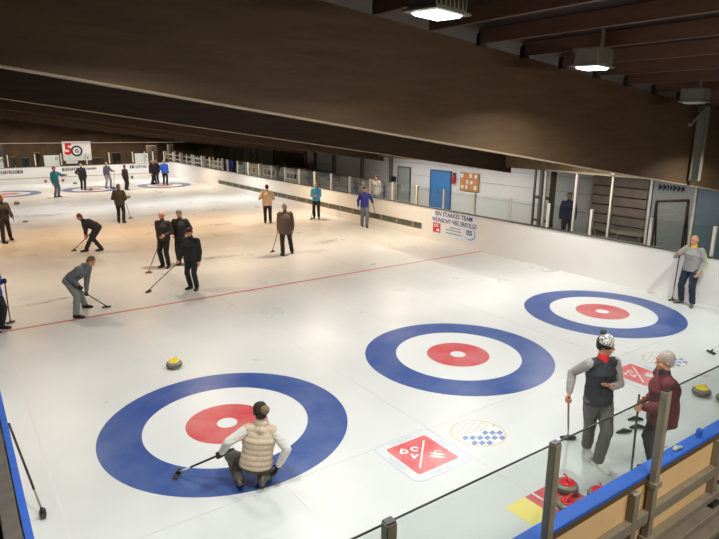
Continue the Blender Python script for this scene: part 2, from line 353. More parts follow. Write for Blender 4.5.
for X in (-1.0, .64, 2.28, 3.95, 5.6, 7.25, 8.9, 10.55):
    p = MB().box((X-.04, YN-.165, .42), (X+.04, YN-.095, 2.01)); ch(p, 'screen_post', post_tan, nb, bevel=.008)
    ch(MB().box((X-.07, YN-.20, .36), (X+.07, YN-.09, .44)), 'post_foot', post_tan, nb, bevel=.008)
    ch(MB().box((X-.055, YN-.185, 1.0), (X+.055, YN-.09, 1.05)), 'clamp', post_tan, nb)
    ch(MB().box((X-.36+.02, YN-.15, .25), (X-.27+.02, YN-.077, 1.03)), 'board_strut', post_tan, nb, bevel=.006)
    ch(MB().box((X-.39+.02, YN-.19, .2), (X-.24+.02, YN-.077, .28)), 'strut_foot', edge_dark, nb)
    ch(MB().box((X-.035, YN-.155, 2.01), (X+.035, YN-.1, 2.02)), 'post_cap', edge_dark, nb)
XP = [XL, -1.0, .64, 2.28, 3.95, 5.6, 7.25, 8.9, 10.55]
for a, b_ in zip(XP, XP[1:]):
    g = ch(MB().box((a+.02, YN-.092, 1.12), (b_-.02, YN-.084, 1.965)), 'glass_screen', GLASS, nb)
    e = MB().box((a+.02, YN-.0925, 1.965), (b_-.02, YN-.0835, 1.977)).build('glass_edge', edge_dark, g)
# left boards
lb = empty('rink_boards', (XL, 10, 0)); tag(lb, 'left side boards with blue cap, cut off at the lower left edge', 'rink boards')
ch(MB().box((XL-.06, YN+.06, 0), (XL, YF, 1.08)), 'board_panel', white_board, lb)
ch(MB().box((XL-.05, YN+.06, 1.08), (XL+.012, YF, 1.115)), 'board_cap', blue_cap, lb)['label'] = 'bright blue top rail'
grey_rail = mat('rail_taupe', (104, 96, 90), .5, metal=.3, var=.15)
ch(MB().box((XL-.20, YN+.06, 1.0), (XL-.061, YF, 1.1)), 'outer_rail', grey_rail, lb, bevel=.01)
for zz in (.15, .55): ch(MB().box((XL-.16, YN+.06, zz), (XL-.062, YF, zz+.08)), 'outer_rail', grey_rail, lb)
for i in range(12):
    Y = -4.2+1.15*i; m_ = MB().box((XL-.17, Y-.04, 0), (XL-.095, Y+.04, 1.0)); ch(m_, 'board_strut', grey_rail, lb)
    ch(MB().obox((XL-.36, Y, .42), (.2, 0, .36), (0, .03, 0), (-.02, 0, .012)), 'diagonal_brace', grey_rail, lb)
# far end boards
fb = empty('rink_boards', (5, YF, 0)); tag(fb, 'white end boards across the far end of the rink with lettering strip', 'rink boards')
ch(MB().box((XL, YF, 0), (XR, YF+.08, 1.10)), 'board_panel', white_board, fb)
ch(MB().box((XL, YF-.01, .32), (XR, YF, .36)), 'kick_line', mat('kick_line', (170, 150, 120), .6), fb)
ch(MB().box((XL, YF-.02, 1.10), (XR, YF+.1, 1.13)), 'board_cap', mat('cap_greyed', (170, 160, 150), .5), fb)
lt = MB(); random.seed(3)
def strokes(x0, x1, z0, z1, n):
    for i in range(n):
        x = x0+(x1-x0)*(i+.12)/n; w_ = (x1-x0)/n*random.uniform(.55, .85)
        k = random.choice((0, 1, 2))
        if k == 0: lt.box((x, YF-.014, z0), (x+w_, YF-.006, z1))
        elif k == 1: lt.box((x, YF-.014, z0), (x+w_*.35, YF-.006, z1)); lt.box((x, YF-.014, z1-.03), (x+w_, YF-.006, z1)); lt.box((x+w_*.35, YF-.014, (z0+z1)/2-.02), (x+w_*.9, YF-.006, (z0+z1)/2+.02))
        else: lt.box((x, YF-.014, z0), (x+w_*.3, YF-.006, z1)); lt.box((x+w_*.7, YF-.014, z0), (x+w_, YF-.006, z1)); lt.box((x, YF-.014, z0), (x+w_, YF-.006, z0+.04))
def fx(px): return at(px, 170, Y=YF).x
strokes(fx(-2), fx(23), .72, .95, 12); strokes(fx(62), fx(78), .76, .98, 8); strokes(fx(130), fx(147), .76, 1.0, 9); strokes(fx(160), fx(168), .8, .98, 4); strokes(fx(86), fx(97), .8, .95, 7)
ch(lt, 'lettering', mat('ink_navy', (46, 48, 84), .5), fb)
for px in (-3, 9, 36.5, 62.5, 88, 110.5, 134, 146, 154, 165, 176):
    X = fx(px); ch(MB().box((X-.04, YF+.01, 1.22), (X+.04, YF+.08, 2.05)), 'screen_post', post_pale, fb)
xs_ = [fx(p) for p in (-3, 9, 36.5, 62.5, 88, 110.5, 134, 146, 154, 165, 176)]
for a, b_ in zip(xs_, xs_[1:]): ch(MB().box((a+.045, YF+.04, 1.22), (b_-.045, YF+.05, 2.0)), 'glass_screen', GLASS, fb)
tag(MB().tube((-9, YF+.1, 2.93), (16.9, YF+.1, 2.72), .022).build('overhead_cable', mat('cable_pale', (200, 190, 170), .5), at0=(0, YF, 2.9)), 'thin pale cable stretched above the far end of the rink', 'cable')

# tall glass partition beyond the right boards
tg = empty('glass_partition', (12.72, 1, 0)); tag(tg, 'tall glazed partition with slim pale mullions behind the right boards', 'glass partition')
ty = [4.35, 3.2, 2.0, .84, -.34, -1.5, -2.7]
for i, Y in enumerate(ty):
    ch(MB().box((12.68, Y-.03, -.02), (12.75, Y+.03, 2.95)), 'mullion', post_pale, tg)
    if i+1 < len(ty): ch(MB().box((12.71, ty[i+1]+.031, .05), (12.718, Y-.031, 2.93)), 'glass_pane', GLASS2, tg)
ch(MB().box((12.82, 4.1, -.02), (12.94, 4.24, 2.95)), 'dark_post', mat('post_olive', (70, 64, 54), .6), tg)
ch(MB().box((12.66, ty[-1], 2.95), (12.77, ty[0], 3.0)), 'top_rail', post_tan, tg)
ch(MB().box((12.66, 2.0-.05, 2.98), (12.77, 2.0+.05, 3.08)), 'clip', post_pale, tg)

# banner on the right boards
def MX(o, x, y): # local XY text plane -> world, thickness toward the ice
    x = V(x).normalized(); y = V(y).normalized(); z = x.cross(y); return Matrix(((x.x, y.x, z.x, o[0]), (x.y, y.y, z.y, o[1]), (x.z, y.z, z.z, o[2]), (0, 0, 0, 1)))
bn = empty('banner', (XR, 7.9, .24)); tag(bn, 'white advertising banner with blue German lettering on the right boards', 'banner')
bx = XR-.006
ch(MB().box((bx, 6.72, .2), (XR-.001, 9.1, 1.2)), 'banner_sheet', mat('sheet_white', (226, 230, 238), .45), bn)
tb = MB(); M1 = MX((bx-.003, 7.93, 1.06), (0, -1, 0), (0, 0, 1)); text(tb, 'EIN STARKES TEAM', .235, M1, bold=.004, sx=.98)
M1 = MX((bx-.003, 7.91, .82), (0, -1, 0), (0, 0, 1)); text(tb, 'WÜNSCHT VIEL ERFOLG!', .225, M1, bold=.004, sx=.92); ch(tb, 'slogan', mat('ink_blue', (52, 66, 142), .5), bn)
ch(MB().box((bx-.004, 8.6, .33), (bx-.0005, 9.02, .7)), 'emblem', mat('emblem_red', (206, 44, 54), .5), bn)
e = MB(); text(e, 'D', .17, MX((bx-.007, 8.89, .59), (0, -1, .3), (0, .3, 1)), bold=.006); text(e, 'C', .17, MX((bx-.007, 8.75, .6), (0, -1, .3), (0, .3, 1)), bold=.006); e.ell((bx-.005, 8.74, .43), (.004, .09, .05)); ch(e, 'emblem_mark', mat('sheet_white', (226, 230, 238), .45), bn)
tl = MB()
for k, (z, a, b_) in enumerate(((.6, 7.55, 8.1), (.5, 7.5, 8.25), (.38, 7.45, 8.3))):
    y = a
    while y < b_: w_ = random.uniform(.03, .07); tl.box((bx-.004, y, z), (bx-.0005, y+w_, z+.045)); y += w_+.018
ch(tl, 'small_lines', mat('ink_grey', (130, 140, 170), .5), bn)
c_ = MB(); text(c_, 'ISS', .25, MX((bx-.004, 7.08, .56), (0, -1, 0), (0, .12, 1)), bold=.007); ch(c_, 'sponsor_letters', mat('ink_teal', (30, 100, 170), .5), bn)
sw = MB(); pts = []
for i in range(22):
    a = math.radians(-150+i*10.5); pts.append((bx-.003, 7.06-.27*math.cos(a), .54+.22*math.sin(a)))
sw.loft(pts, [(.003, .004+.018*math.sin(PI*i/21)) for i in range(22)], side=(1, 0, 0), n=8); ch(sw, 'swoosh', mat('ink_teal2', (70, 150, 200), .5), bn)

# ================================================================== ICE MARKINGS
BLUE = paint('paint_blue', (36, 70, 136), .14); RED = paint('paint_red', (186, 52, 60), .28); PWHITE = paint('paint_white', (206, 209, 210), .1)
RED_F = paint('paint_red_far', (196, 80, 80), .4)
SP, TEE2 = 4.8156, 34.69
def house(x, y, label, blue=BLUE, red=RED):
    r = empty('curling_house', (x, y, 0)); tag(r, label, 'target rings')
    MB().annulus((0, 0, 0), 1.22, 1.83, .0002, .0022).build('outer_ring', blue, r)
    MB().annulus((0, 0, 0), .61, 1.22, .0002, .0022).build('white_ring', PWHITE, r)
    MB().annulus((0, 0, 0), .152, .61, .0002, .0022).build('inner_ring', red, r)
    MB().lathe([(.152, .0002), (.152, .0022)], n=32).build('button', PWHITE, r)
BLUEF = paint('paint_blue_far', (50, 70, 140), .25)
house(0, 0, 'large blue white and red target rings, nearest, under the kneeling player')
house(SP, 0, 'blue white and red target rings in the middle of the near row')
house(2*SP, 0, 'blue white and red target rings beside the right boards, near the grey sweater player')
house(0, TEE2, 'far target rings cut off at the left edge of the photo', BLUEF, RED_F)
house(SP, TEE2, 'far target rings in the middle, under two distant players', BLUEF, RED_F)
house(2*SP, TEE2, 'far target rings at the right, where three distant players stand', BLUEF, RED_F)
def line(x0, y0, x1, y1, w, m, label, grp=None, z=.0035):
    a, b_ = V((x0, y0, 0)), V((x1, y1, 0)); d = (b_-a).normalized(); n = V((-d.y, d.x, 0))*w/2; c = (a+b_)/2
    o = MB().hexa([a-n+V((0, 0, .0004)), b_-n+V((0, 0, .0004)), b_+n+V((0, 0, .0004)), a+n+V((0, 0, .0004))], [a-n+V((0, 0, z)), b_-n+V((0, 0, z)), b_+n+V((0, 0, z)), a+n+V((0, 0, z))]).build('painted_line', m, at0=c)
    tag(o, label, 'line', grp)
LRED = paint('line_red', (190, 66, 72), .1); LGREY = paint('line_grey', (200, 198, 202), .4); LPINK = paint('line_pink', (220, 206, 206), .5)
line(XL+.01, 6.48, XR-.01, 6.48, .075, LRED, 'long red line across the ice in front of the three near houses')
line(XL+.01, TEE2-6.48, XR-.01, TEE2-6.48, .08, LGREY, 'faint grey line across the ice before the far houses')
for x, w_ in ((2.42, 'between the nearest and middle rings'), (7.22, 'between the middle and right rings'), (-2.42, 'along the left boards')):
    line(x, -5.1, x, 38.5, .035, LGREY, 'faint grey sheet divider line running down the ice '+w_, z=.0028)
for i, nm in enumerate(('left', 'middle', 'right')):
    line(i*SP, -5, i*SP, -1.84, .022, LPINK, 'thin pinkish centre line behind the %s near rings' % nm, z=.0026)
    line(i*SP, 1.84, i*SP, TEE2-1.9, .022, LPINK, 'thin pinkish centre line running from the %s near rings to the far rings' % nm, z=.0026)
line(XL+.01, -1.86, XR-.01, -1.86, .022, LGREY, 'thin grey back line touching the near edges of the three houses', z=.0030)

# painted emblems in the ice
def emblem(c, sz, label, faint=.25, name='ice_emblem'):
    r = empty(name, (c[0], c[1], 0)); tag(r, label, 'ice emblem')
    red = paint('emblem_red_ice', (206, 58, 66), .35+faint*.3); wh = PWHITE; gr = paint('emblem_grey', (150, 160, 184), .45)
    def rr(h, q, z0, z1, m, nm, par=r):
        pts = []
        for (sx, sy, a0) in ((1, 1, 0), (-1, 1, 90), (-1, -1, 180), (1, -1, 270)):
            for k in range(6): a = math.radians(a0+18*k); pts.append((sx*(h-q)+q*math.cos(a), sy*(h-q)+q*math.sin(a), z0))
        return MB().prism(pts, (0, 0, z1-z0)).build(nm, m, par)
    rr(.56*sz, .16*sz, .0004, .0012, gr, 'outline'); rr(.545*sz, .15*sz, .0006, .0018, wh, 'border_field')
    rr(.375*sz, .05*sz, .0008, .0024, red, 'red_field')
    wm = MB()
    # diagonal bar, letters and stone, drawn on the square whose corner points to the viewer
    wm.obox((0, 0, .0026), (.35*sz, -.35*sz, 0), (.008*sz, .008*sz, 0), (0, 0, .0004))
    def lp(x, y): return V(((x+y)*.7071*sz, (-x+y)*.7071*sz, .0027))    # text frame: right = (+x,-y), up = (+x,+y)
    def T(s, x, y, size, a=0):
        xx = V((math.cos(a), math.sin(a), 0)); Rr = Matrix.Rotation(-PI/4, 4, 'Z')
        M = Matrix.Translation(lp(x, y))@Matrix.Rotation(a-PI/4, 4, 'Z')@Matrix.Scale(.15, 4, (0, 0, 1)); text(wm, s, size*sz, M, bold=.008*sz)
    return r, wm, lp, T, wh, gr, sz
def rotated_marks(c, sz, label):
    r = empty('ice_emblem', (c[0], c[1], 0)); tag(r, label, 'ice emblem')
    red = paint('emblem_red_ice%d' % int(c[0]*10), (200, 66, 72), .5); gr = paint('emblem_grey%d' % int(c[0]*10), (172, 178, 196), .4)
    def rr(h, q, z0, z1, m, nm, hole=0):
        pts = []
        for (sx, sy, a0) in ((1, 1, 0), (-1, 1, 90), (-1, -1, 180), (1, -1, 270)):
            for k in range(6): a = math.radians(a0+18*k); pts.append((sx*(h-q)+q*math.cos(a), sy*(h-q)+q*math.sin(a), z0))
        return MB().prism(pts, (0, 0, z1-z0)).build(nm, m, r)
    rr(.57*sz, .17*sz, .0004, .0011, gr, 'outline'); rr(.55*sz, .155*sz, .0006, .0016, paint('emblem_field', (200, 203, 205), .2), 'border_field'); rr(.40*sz, .05*sz, .0008, .0022, red, 'red_field')
    Z = Matrix.Scale(.1, 4, (0, 0, 1)); wm = MB()
    wm.obox((0, 0, .0026), (.385*sz, .0, 0), (0, .014*sz, 0), (0, 0, .0003)); 
    rot = Matrix.Rotation(-PI/4, 4, 'Z')
    # the bar runs from the near corner to the far corner as seen by the reader
    return r, red, gr, wm, Z, sz
def club_emblem(c, sz, label):
    r, red, gr, wm, Z, sz = rotated_marks(c, sz, label)
    wm = MB(); wm.obox((0, 0, .0027), (.28*sz, .28*sz, 0), (-.010*sz, .010*sz, 0), (0, 0, .0003))
    R45 = Matrix.Rotation(-PI/4, 4, 'Z')
    def T(s, x, y, size):
        M = Matrix.Translation((x*sz, y*sz, .0027))@R45@Z; text(wm, s, size*sz, M, bold=.012*sz)
    T('D', -.195, .195, .17); T('C', -.02, .165, .17); T('V', -.155, .0, .17)
    # little stone
    u = V((.7071, -.7071, 0)); w_ = V((.7071, .7071, 0)); cc = V((.17*sz, -.16*sz, .0026))
    for (k, hw, hh) in ((-.05, .115, .032), (.028, .115, .032)):
        pts = []
        for j in range(18): a = 2*PI*j/18; pts.append(cc+u*(hw*sz*math.cos(a))+w_*(k*sz+hh*sz*math.sin(a)))
        wm.prism(pts, (0, 0, .0005))
    wm.obox(cc+w_*.115*sz+V((0, 0, .0003)), u*.055*sz, w_*.012*sz, (0, 0, .0003)); wm.obox(cc+w_*.09*sz+V((0, 0, .0003))-u*.04*sz, u*.012*sz, w_*.03*sz, (0, 0, .0003))
    wm.build('emblem_mark', PWHITE, r)
    for s, ang, off in (('CURLING', 0, .475), ('VEREIN', -90, .475), ('CURLING', 180, .475), ('VEREIN', 90, .475)):
        lt = MB(); M = Matrix.Rotation(math.radians(ang), 4, 'Z')@Matrix.Translation((0, off*sz, .0019))@Z; text(lt, s, .12*sz, M, bold=.002*sz)
        lt.build('emblem_lettering', gr, r)
def crest_emblem(c, sz, label):
    r = empty('ice_emblem', (c[0], c[1], 0)); tag(r, label, 'ice emblem')
    u = V((.83, -.56, 0)); w_ = V((.56, .83, 0))     # reader's right and up on the ice
    def pt(a, k=1): return u*(.50*sz*math.cos(a)*k)+w_*(.46*sz*math.sin(a)*k)
    ocr = paint('crest_ochre', (196, 172, 136), .3); bl = paint('crest_blue', (92, 118, 172), .25)
    MB().prism([pt(2*PI*j/36)+V((0, 0, .0004)) for j in range(36)], (0, 0, .0008)).build('outline', ocr, r)
    MB().prism([pt(2*PI*j/36, .94)+V((0, 0, .0006)) for j in range(36)], (0, 0, .0010)).build('crest_field', PWHITE, r)
    b1 = MB(); b2 = MB()
    for i in range(-8, 9):
        for j in range(-8, 9):
            x = (i+.5*(j % 2))*.13; y = j*.085; 
            if j % 2 and y < x*.55-.02 and y < .10: continue
            if (x/.44)**2+(y/.40)**2 > 1: continue
            cc = (u*x+w_*y)*sz
            if y < x*.55-.02 and y < .10:
                q = [cc-u*.065*sz, cc-(u*.02+w_*.085)*sz, cc+u*.065*sz, cc+(u*.02+w_*.085)*sz]
                if True:
                    if True: b1.prism([p+V((0, 0, .0010)) for p in q], (0, 0, .0012))
            elif y > x*.55+.03:
                b2.obox(cc+V((0, 0, .0016)), u*.030*sz, w_*.012*sz, (0, 0, .0005)); b2.obox(cc+V((0, 0, .0016))+u*.02*sz, u*.010*sz, w_*.03*sz, (0, 0, .0005))
    b1.build('blue_lozenges', bl, r); b2.build('ochre_pattern', ocr, r)
club_emblem((1.88, -2.33), .9, 'red and white club emblem with letters in the ice beside the nearest rings')
crest_emblem((2.93, -2.37), .82, 'faded round crest with blue white lozenges in the ice, beside the red club emblem')
club_emblem((6.86, -2.55), .9, 'red club emblem in the ice partly hidden behind the two talking men')
crest_emblem((7.95, -2.45), .82, 'faded ochre crest in the ice above the heads of the two talking men')
# painted stone parking squares
def square(pts, m, label):
    c = sum((V(p) for p in pts), V((0, 0, 0)))/len(pts)
    tag(MB().prism([V(p)+V((0, 0, .0004)) for p in pts], (0, 0, .002)).build('painted_square', m, at0=c), label, 'painted square')
square([(1.93, -4.5, 0), (2.28, -4.5, 0), (2.28, -3.78, 0), (1.93, -3.78, 0)][0:4], paint('sq_yellow', (224, 206, 104), .5), 'yellow painted square in the ice by the near boards')
square([(2.285, -4.6, 0), (2.9, -4.6, 0), (2.9, -3.78, 0), (2.285, -3.78, 0)], paint('sq_red', (190, 58, 64), .4), 'red painted square in the ice under the red handled stones')
square([(6.75, -4.55, 0), (7.1, -4.55, 0), (7.1, -3.95, 0), (6.75, -3.95, 0)], paint('sq_yellow2', (226, 212, 120), .5), 'pale yellow painted square beside the yellow handled stones at the right')

# ================================================================== STONES
granite = mat('granite', (120, 118, 106), .25, var=.35, scale=60, spec=.6)
band_m = mat('granite_band', (86, 84, 76), .5, var=.2, scale=60)
def stone(loc, col, colname, label, rot=0.0, group=None):
    r = empty('curling_stone', (loc[0], loc[1], .0035), rot); tag(r, label, 'curling stone', group)
    MB().lathe([(.03, 0), (.062, .001), (.075, .006), (.11, .018), (.135, .038), (.1445, .056)], n=36).build('stone_base', granite, r, smooth=True)
    MB().lathe([(.1445, .056), (.1462, .062), (.1462, .078), (.1445, .084)], n=36).build('striking_band', band_m, r, smooth=True)
    MB().lathe([(.1445, .084), (.137, .102), (.115, .118), (.08, .1265), (.02, .127)], n=36).build('stone_top', granite, r, smooth=True)
    hm = mat('handle_'+colname, col, .25, spec=.6)
    MB().lathe([(.098, .122), (.1, .128), (.092, .137), (.05, .142), (.01, .1425)], n=32).build('handle_disc', hm, r, smooth=True)
    h = MB().loft([(-.065, 0, .138), (-.068, 0, .165), (-.05, 0, .186), (0, 0, .19), (.06, 0, .187), (.085, 0, .183)], [(.013, .018), (.012, .014), (.014, .013), (.014, .013), (.013, .012), (.01, .008)], side=(0, 1, 0), n=12)
    h.build('handle_grip', hm, r, smooth=True)
    return r
YEL = (232, 206, 28); RD = (206, 30, 44)
stone((0.0, 2.5), YEL, 'yellow', 'yellow handled curling stone alone in front of the nearest rings', .5)
stone((6.93, -3.62), YEL, 'yellow', 'yellow handled stone at the right behind the man in maroon, left of a second one', 2.6)
stone((6.98, -3.98), YEL, 'yellow', 'yellow handled stone partly cut off at the right edge of the photo', .3)
stone((2.80, -3.99), RD, 'red', 'red handled curling stone in full view above the blue capped boards', 1.1)
stone((2.50, -4.24), RD, 'red', 'red handled stone half hidden by the blue cap, left of the other two', .2)
stone((2.98, -4.33), RD, 'red', 'red handled stone half hidden by the blue cap, right of the stone in full view', .7)
for px, py, c_, n_, lb_ in ((17, 204.5, RD, 'red', 'distant curling stone standing alone before the far left rings'), (75, 184, YEL, 'yellow', 'distant stone beyond the far middle rings'),
                        (91, 190.5, RD, 'red', 'distant stone lying in the far middle rings'), (128, 198, YEL, 'yellow', 'distant stone in front of the dark figures, left of the far right rings')):
    p = at(px, py, z=0); stone((p.x, p.y), c_, n_, lb_)
# foot holds (hacks)
rub = mat('rubber_black', (26, 27, 30), .7)
hk = empty('foot_hold', (5.1, -3.5, 0)); tag(hk, 'pair of black rubber foot holds in the ice between the two talking men', 'foot hold')
for px, py in ((635.5, 419.5), (637.5, 427.5)):
    p = at(px, py, z=.02)-V((5.1, -3.5, 0)); f = MB().loft([p-V((.095, -.06, 0)), p+V((0, 0, .03)), p+V((.095, -.06, 0))], [(.02, .012), (.03, .045), (.02, .012)], side=(0, 0, 1), n=12)
    MBv = [v for v in f.v]; f.v = [V((v.x, v.y, max(v.z, .0035))) for v in f.v]; f.build('rubber_pad', rub, hk, smooth=True)
hk2 = at(624, 433, z=0)
f = MB().loft([(-.11, .05, .02), (0, 0, .045), (.11, -.05, .02)], [(.015, .012), (.03, .045), (.015, .012)], side=(0, 0, 1), n=12); f.v = [V((v.x, v.y, max(v.z, .0035))) for v in f.v]
tag(f.build('foot_hold', rub, smooth=True), 'single black rubber foot hold on the ice nearest the man in maroon', 'foot hold').location = (hk2.x, hk2.y, 0)

# ================================================================== LAMPS
lamp_body = mat('lamp_grey', (124, 120, 108), .5, metal=.2, var=.1); lamp_lens = mat('lamp_lens', (255, 255, 252), .4, emit=9.0)
lamp_lens_w = mat('lamp_lens_warm', (255, 205, 150), .4, emit=7.0)
def make_lamp(lens):
    r = empty('hall_lamp', (0, 0, 0))
    MB().hexa([(-.27, -.17, -.2), (.27, -.17, -.2), (.27, .17, -.2), (-.27, .17, -.2)], [(-.25, -.14, .0), (.25, -.14, .0), (.25, .14, .0), (-.25, .14, .0)]).build('lamp_housing', lamp_body, r, bevel=.01)
    fn = MB()
    for k in range(7):
        x = -.225+k*.075; fn.box((x-.008, -.19, -.18), (x+.008, .19, .015))
    fn.build('cooling_fins', lamp_body, r)
    MB().box((-.31, -.2, -.225), (.31, .2, -.2)).build('lamp_rim', lamp_body, r, bevel=.006)
    MB().hexa([(-.2, -.13, -.25), (.2, -.13, -.25), (.2, .13, -.25), (-.2, .13, -.25)], [(-.22, -.15, -.226), (.22, -.15, -.226), (.22, .15, -.226), (-.22, .15, -.226)]).build('lamp_lens', lens, r)
    MB().box((.275, -.02, -.1), (.305, .02, .34)).box((-.03, -.02, -.01), (.03, .02, .03)).box((.0, -.015, .03), (.3, .015, .045)).build('hanger', lamp_body, r)
    return r
pw = make_lamp(lamp_lens); pwm = make_lamp(lamp_lens_w); pwo = make_lamp(mat('lamp_lens_off', (170, 172, 168), .3)); used = [False, False, False]
near_lb = {1: 'nearest square hall lamp, lit, at the top edge of the photo', 2: 'lit hall lamp, middle one of the three hanging before the big beam', 3: 'hall lamp farthest right of the three, seen edge on'}
random.seed(5)
for li, (x, y, z, p, c) in enumerate(LAMPS):
    k = 1 if c in (WARM, SOFT) else 0; k = 2 if p == 0 else k; src = (pw, pwm, pwo)[k]
    o = src if not used[k] else copy_tree(src); used[k] = True
    o.location = (x, y, z); o.rotation_euler.z = .25
    if li in near_lb: tag(o, near_lb[li], 'lamp', 'hall lamps')
    elif y < 0: tag(o, 'square hall lamp over the near houses, out of the photo at the '+('left' if x < 0 else 'right'), 'lamp', 'hall lamps')
    else: tag(o, 'square hall lamp hidden behind the roof beams, farthest row added as fill', 'lamp', 'hall lamps')

# ================================================================== WALKWAY AND BACK WALL ITEMS
def door(n, y0, y1, ztop, m, handle_y, label):
    r = empty('door_%d' % n, (17.2, (y0+y1)/2, 0)); struct(r)
    ch(MB().box((17.15, y0, -.02), (17.2, y1, ztop)), 'door_leaf', m, r)
    fr = MB().box((17.13, y0-.05, -.02), (17.2, y0, ztop+.05)).box((17.13, y1, -.02), (17.2, y1+.05, ztop+.05)).box((17.13, y0, ztop), (17.2, y1, ztop+.05)); ch(fr, 'door_frame', mat('frame_%d' % n, tuple(int(c*.7) for c in label), .5), r)
    ch(MB().box((17.08, handle_y-.06, 1.02), (17.15, handle_y+.06, 1.06)), 'door_handle', pil, r)
door(1, 13.38, 14.8, 2.08, mat('door_blue', (58, 118, 176), .5, var=.05), 14.2, (58, 118, 176))
door(2, 16.48, 17.45, 2.08, mat('door_grey', (142, 150, 148), .5, var=.05), 17.3, (100, 104, 104))
fe = empty('fire_extinguisher', (17.1, 13.12, 1.5)); tag(fe, 'red fire extinguisher hanging on the pale wall right of the blue door', 'fire extinguisher')
MB().lathe([(.02, .05), (.075, .055), (.085, .1), (.085, .42), (.05, .48), (.02, .5)], n=18).build('cylinder_body', mat('ext_red', (190, 34, 36), .35), fe, smooth=True)
MB().box((-.03, -.09, .5), (.03, .03, .58)).build('valve', rub, fe); MB().loft([(0, -.05, .52), (0, -.12, .45), (0, -.13, .25), (0, -.11, .12)], [.012]*4).build('hose', rub, fe)
MB().box((.05, -.03, .15), (.098, .03, .5)).build('wall_bracket', pil, fe)
cb = empty('notice_board', (17.14, 12.08, 1.3)); tag(cb, 'brown cork notice board with pinned papers on the pale wall', 'notice board')
MB().box((-.02, -.6, 0), (.02, .6, .84)).build('cork_panel', mat('cork', (168, 122, 78), .8, var=.2, scale=20), cb)
random.seed(11)
for k in range(12):
    y, z = -.5+(k % 4)*.29+random.uniform(-.03, .03), .08+(k//4)*.26+random.uniform(-.02, .02)
    MB().box((-.026, y, z), (-.021, y+random.uniform(.12, .2), z+random.uniform(.15, .22))).build('pinned_paper', mat('paper%d' % (k % 3), ((214, 196, 168), (196, 120, 80), (206, 206, 214))[k % 3], .7), cb)
fa = empty('first_aid_box', (17.1, 28.0, 1.4)); 
fp = at(303.5, 166, X=17.15); fa.location = (17.1, 26.95, fp.z-.15); tag(fa, 'red and blue wall box on the pale wall near its far end', 'wall box')
MB().box((-.05, 0, -.1), (.09, .5, .35)).build('box_body', mat('box_red', (190, 50, 54), .5), fa); MB().box((-.04, -.42, -.02), (.09, -.02, .4)).build('notice', mat('box_blue', (120, 140, 190), .5), fa); MB().box((-.06, .28, .02), (-.051, .45, .22)).build('dark_label', rub, fa)
wb = at(393.6, 178.6, X=17.1); tag(MB().box((17.02, wb.y-.11, wb.z-.12), (17.19, wb.y+.11, wb.z+.12)).build('loudspeaker', rub, at0=(17.1, wb.y, wb.z)), 'small black box below the short dark post, left of grey door', 'wall box')
# handrails in the walkway (railing in front of the pale wall)
rl = empty('handrail', (15.8, 20, 0)); tag(rl, 'dark tubular handrail in the walkway by the spectators', 'railing')
rlm = mat('rail_dark', (84, 70, 68), .45)
a = at(331, 174, X=15.6); b_ = at(384.5, 178.5, X=15.6)
for zz, rr_ in ((0, .035), (-.32, .02), (-.6, .02)):
    ch(MB().tube((15.6, a.y, a.z+zz), (15.6, b_.y, a.z+zz), rr_), 'rail', rlm, rl)
for k in range(7):
    y = a.y+(b_.y-a.y)*k/6; ch(MB().tube((15.6, y, -.02), (15.6, y, a.z), .03 if k < 6 else .05), 'baluster', rlm, rl)
rl = empty('handrail', (16.6, 24, 0)); a = at(313, 169.5, X=16.6); b_ = at(335, 171, X=16.6); tag(rl, 'blue grey upper handrail farther back against the pale wall', 'railing')
for zz in (0, -.45): ch(MB().tube((16.6, a.y, a.z+zz), (16.6, b_.y, a.z+zz), .045), 'rail', mat('rail_blue', (84, 92, 120), .5), rl)
for y in (a.y, b_.y): ch(MB().tube((16.6, y, -.02), (16.6, y, a.z), .045), 'baluster', mat('rail_blue', (84, 92, 120), .5), rl)
# white railings at far right corner
rw = mat('rail_white', (200, 196, 188), .5)
r_ = empty('barrier', (13.6, 34, 0)); tag(r_, 'white painted barrier of rails behind the far end of the right boards', 'railing')
for y0, y1 in ((33.6, 37.2), (37.6, 42.5), (42.9, 47)):
    for z in (.85, 1.15, 1.5): ch(MB().box((13.6, y0, z), (13.66, y1, z+.09)), 'rail', rw, r_)
    for y in (y0, (y0+y1)/2, y1): ch(MB().box((13.57, y-.06, -.02), (13.69, y+.06, 1.8)), 'barrier_post', rw, r_)
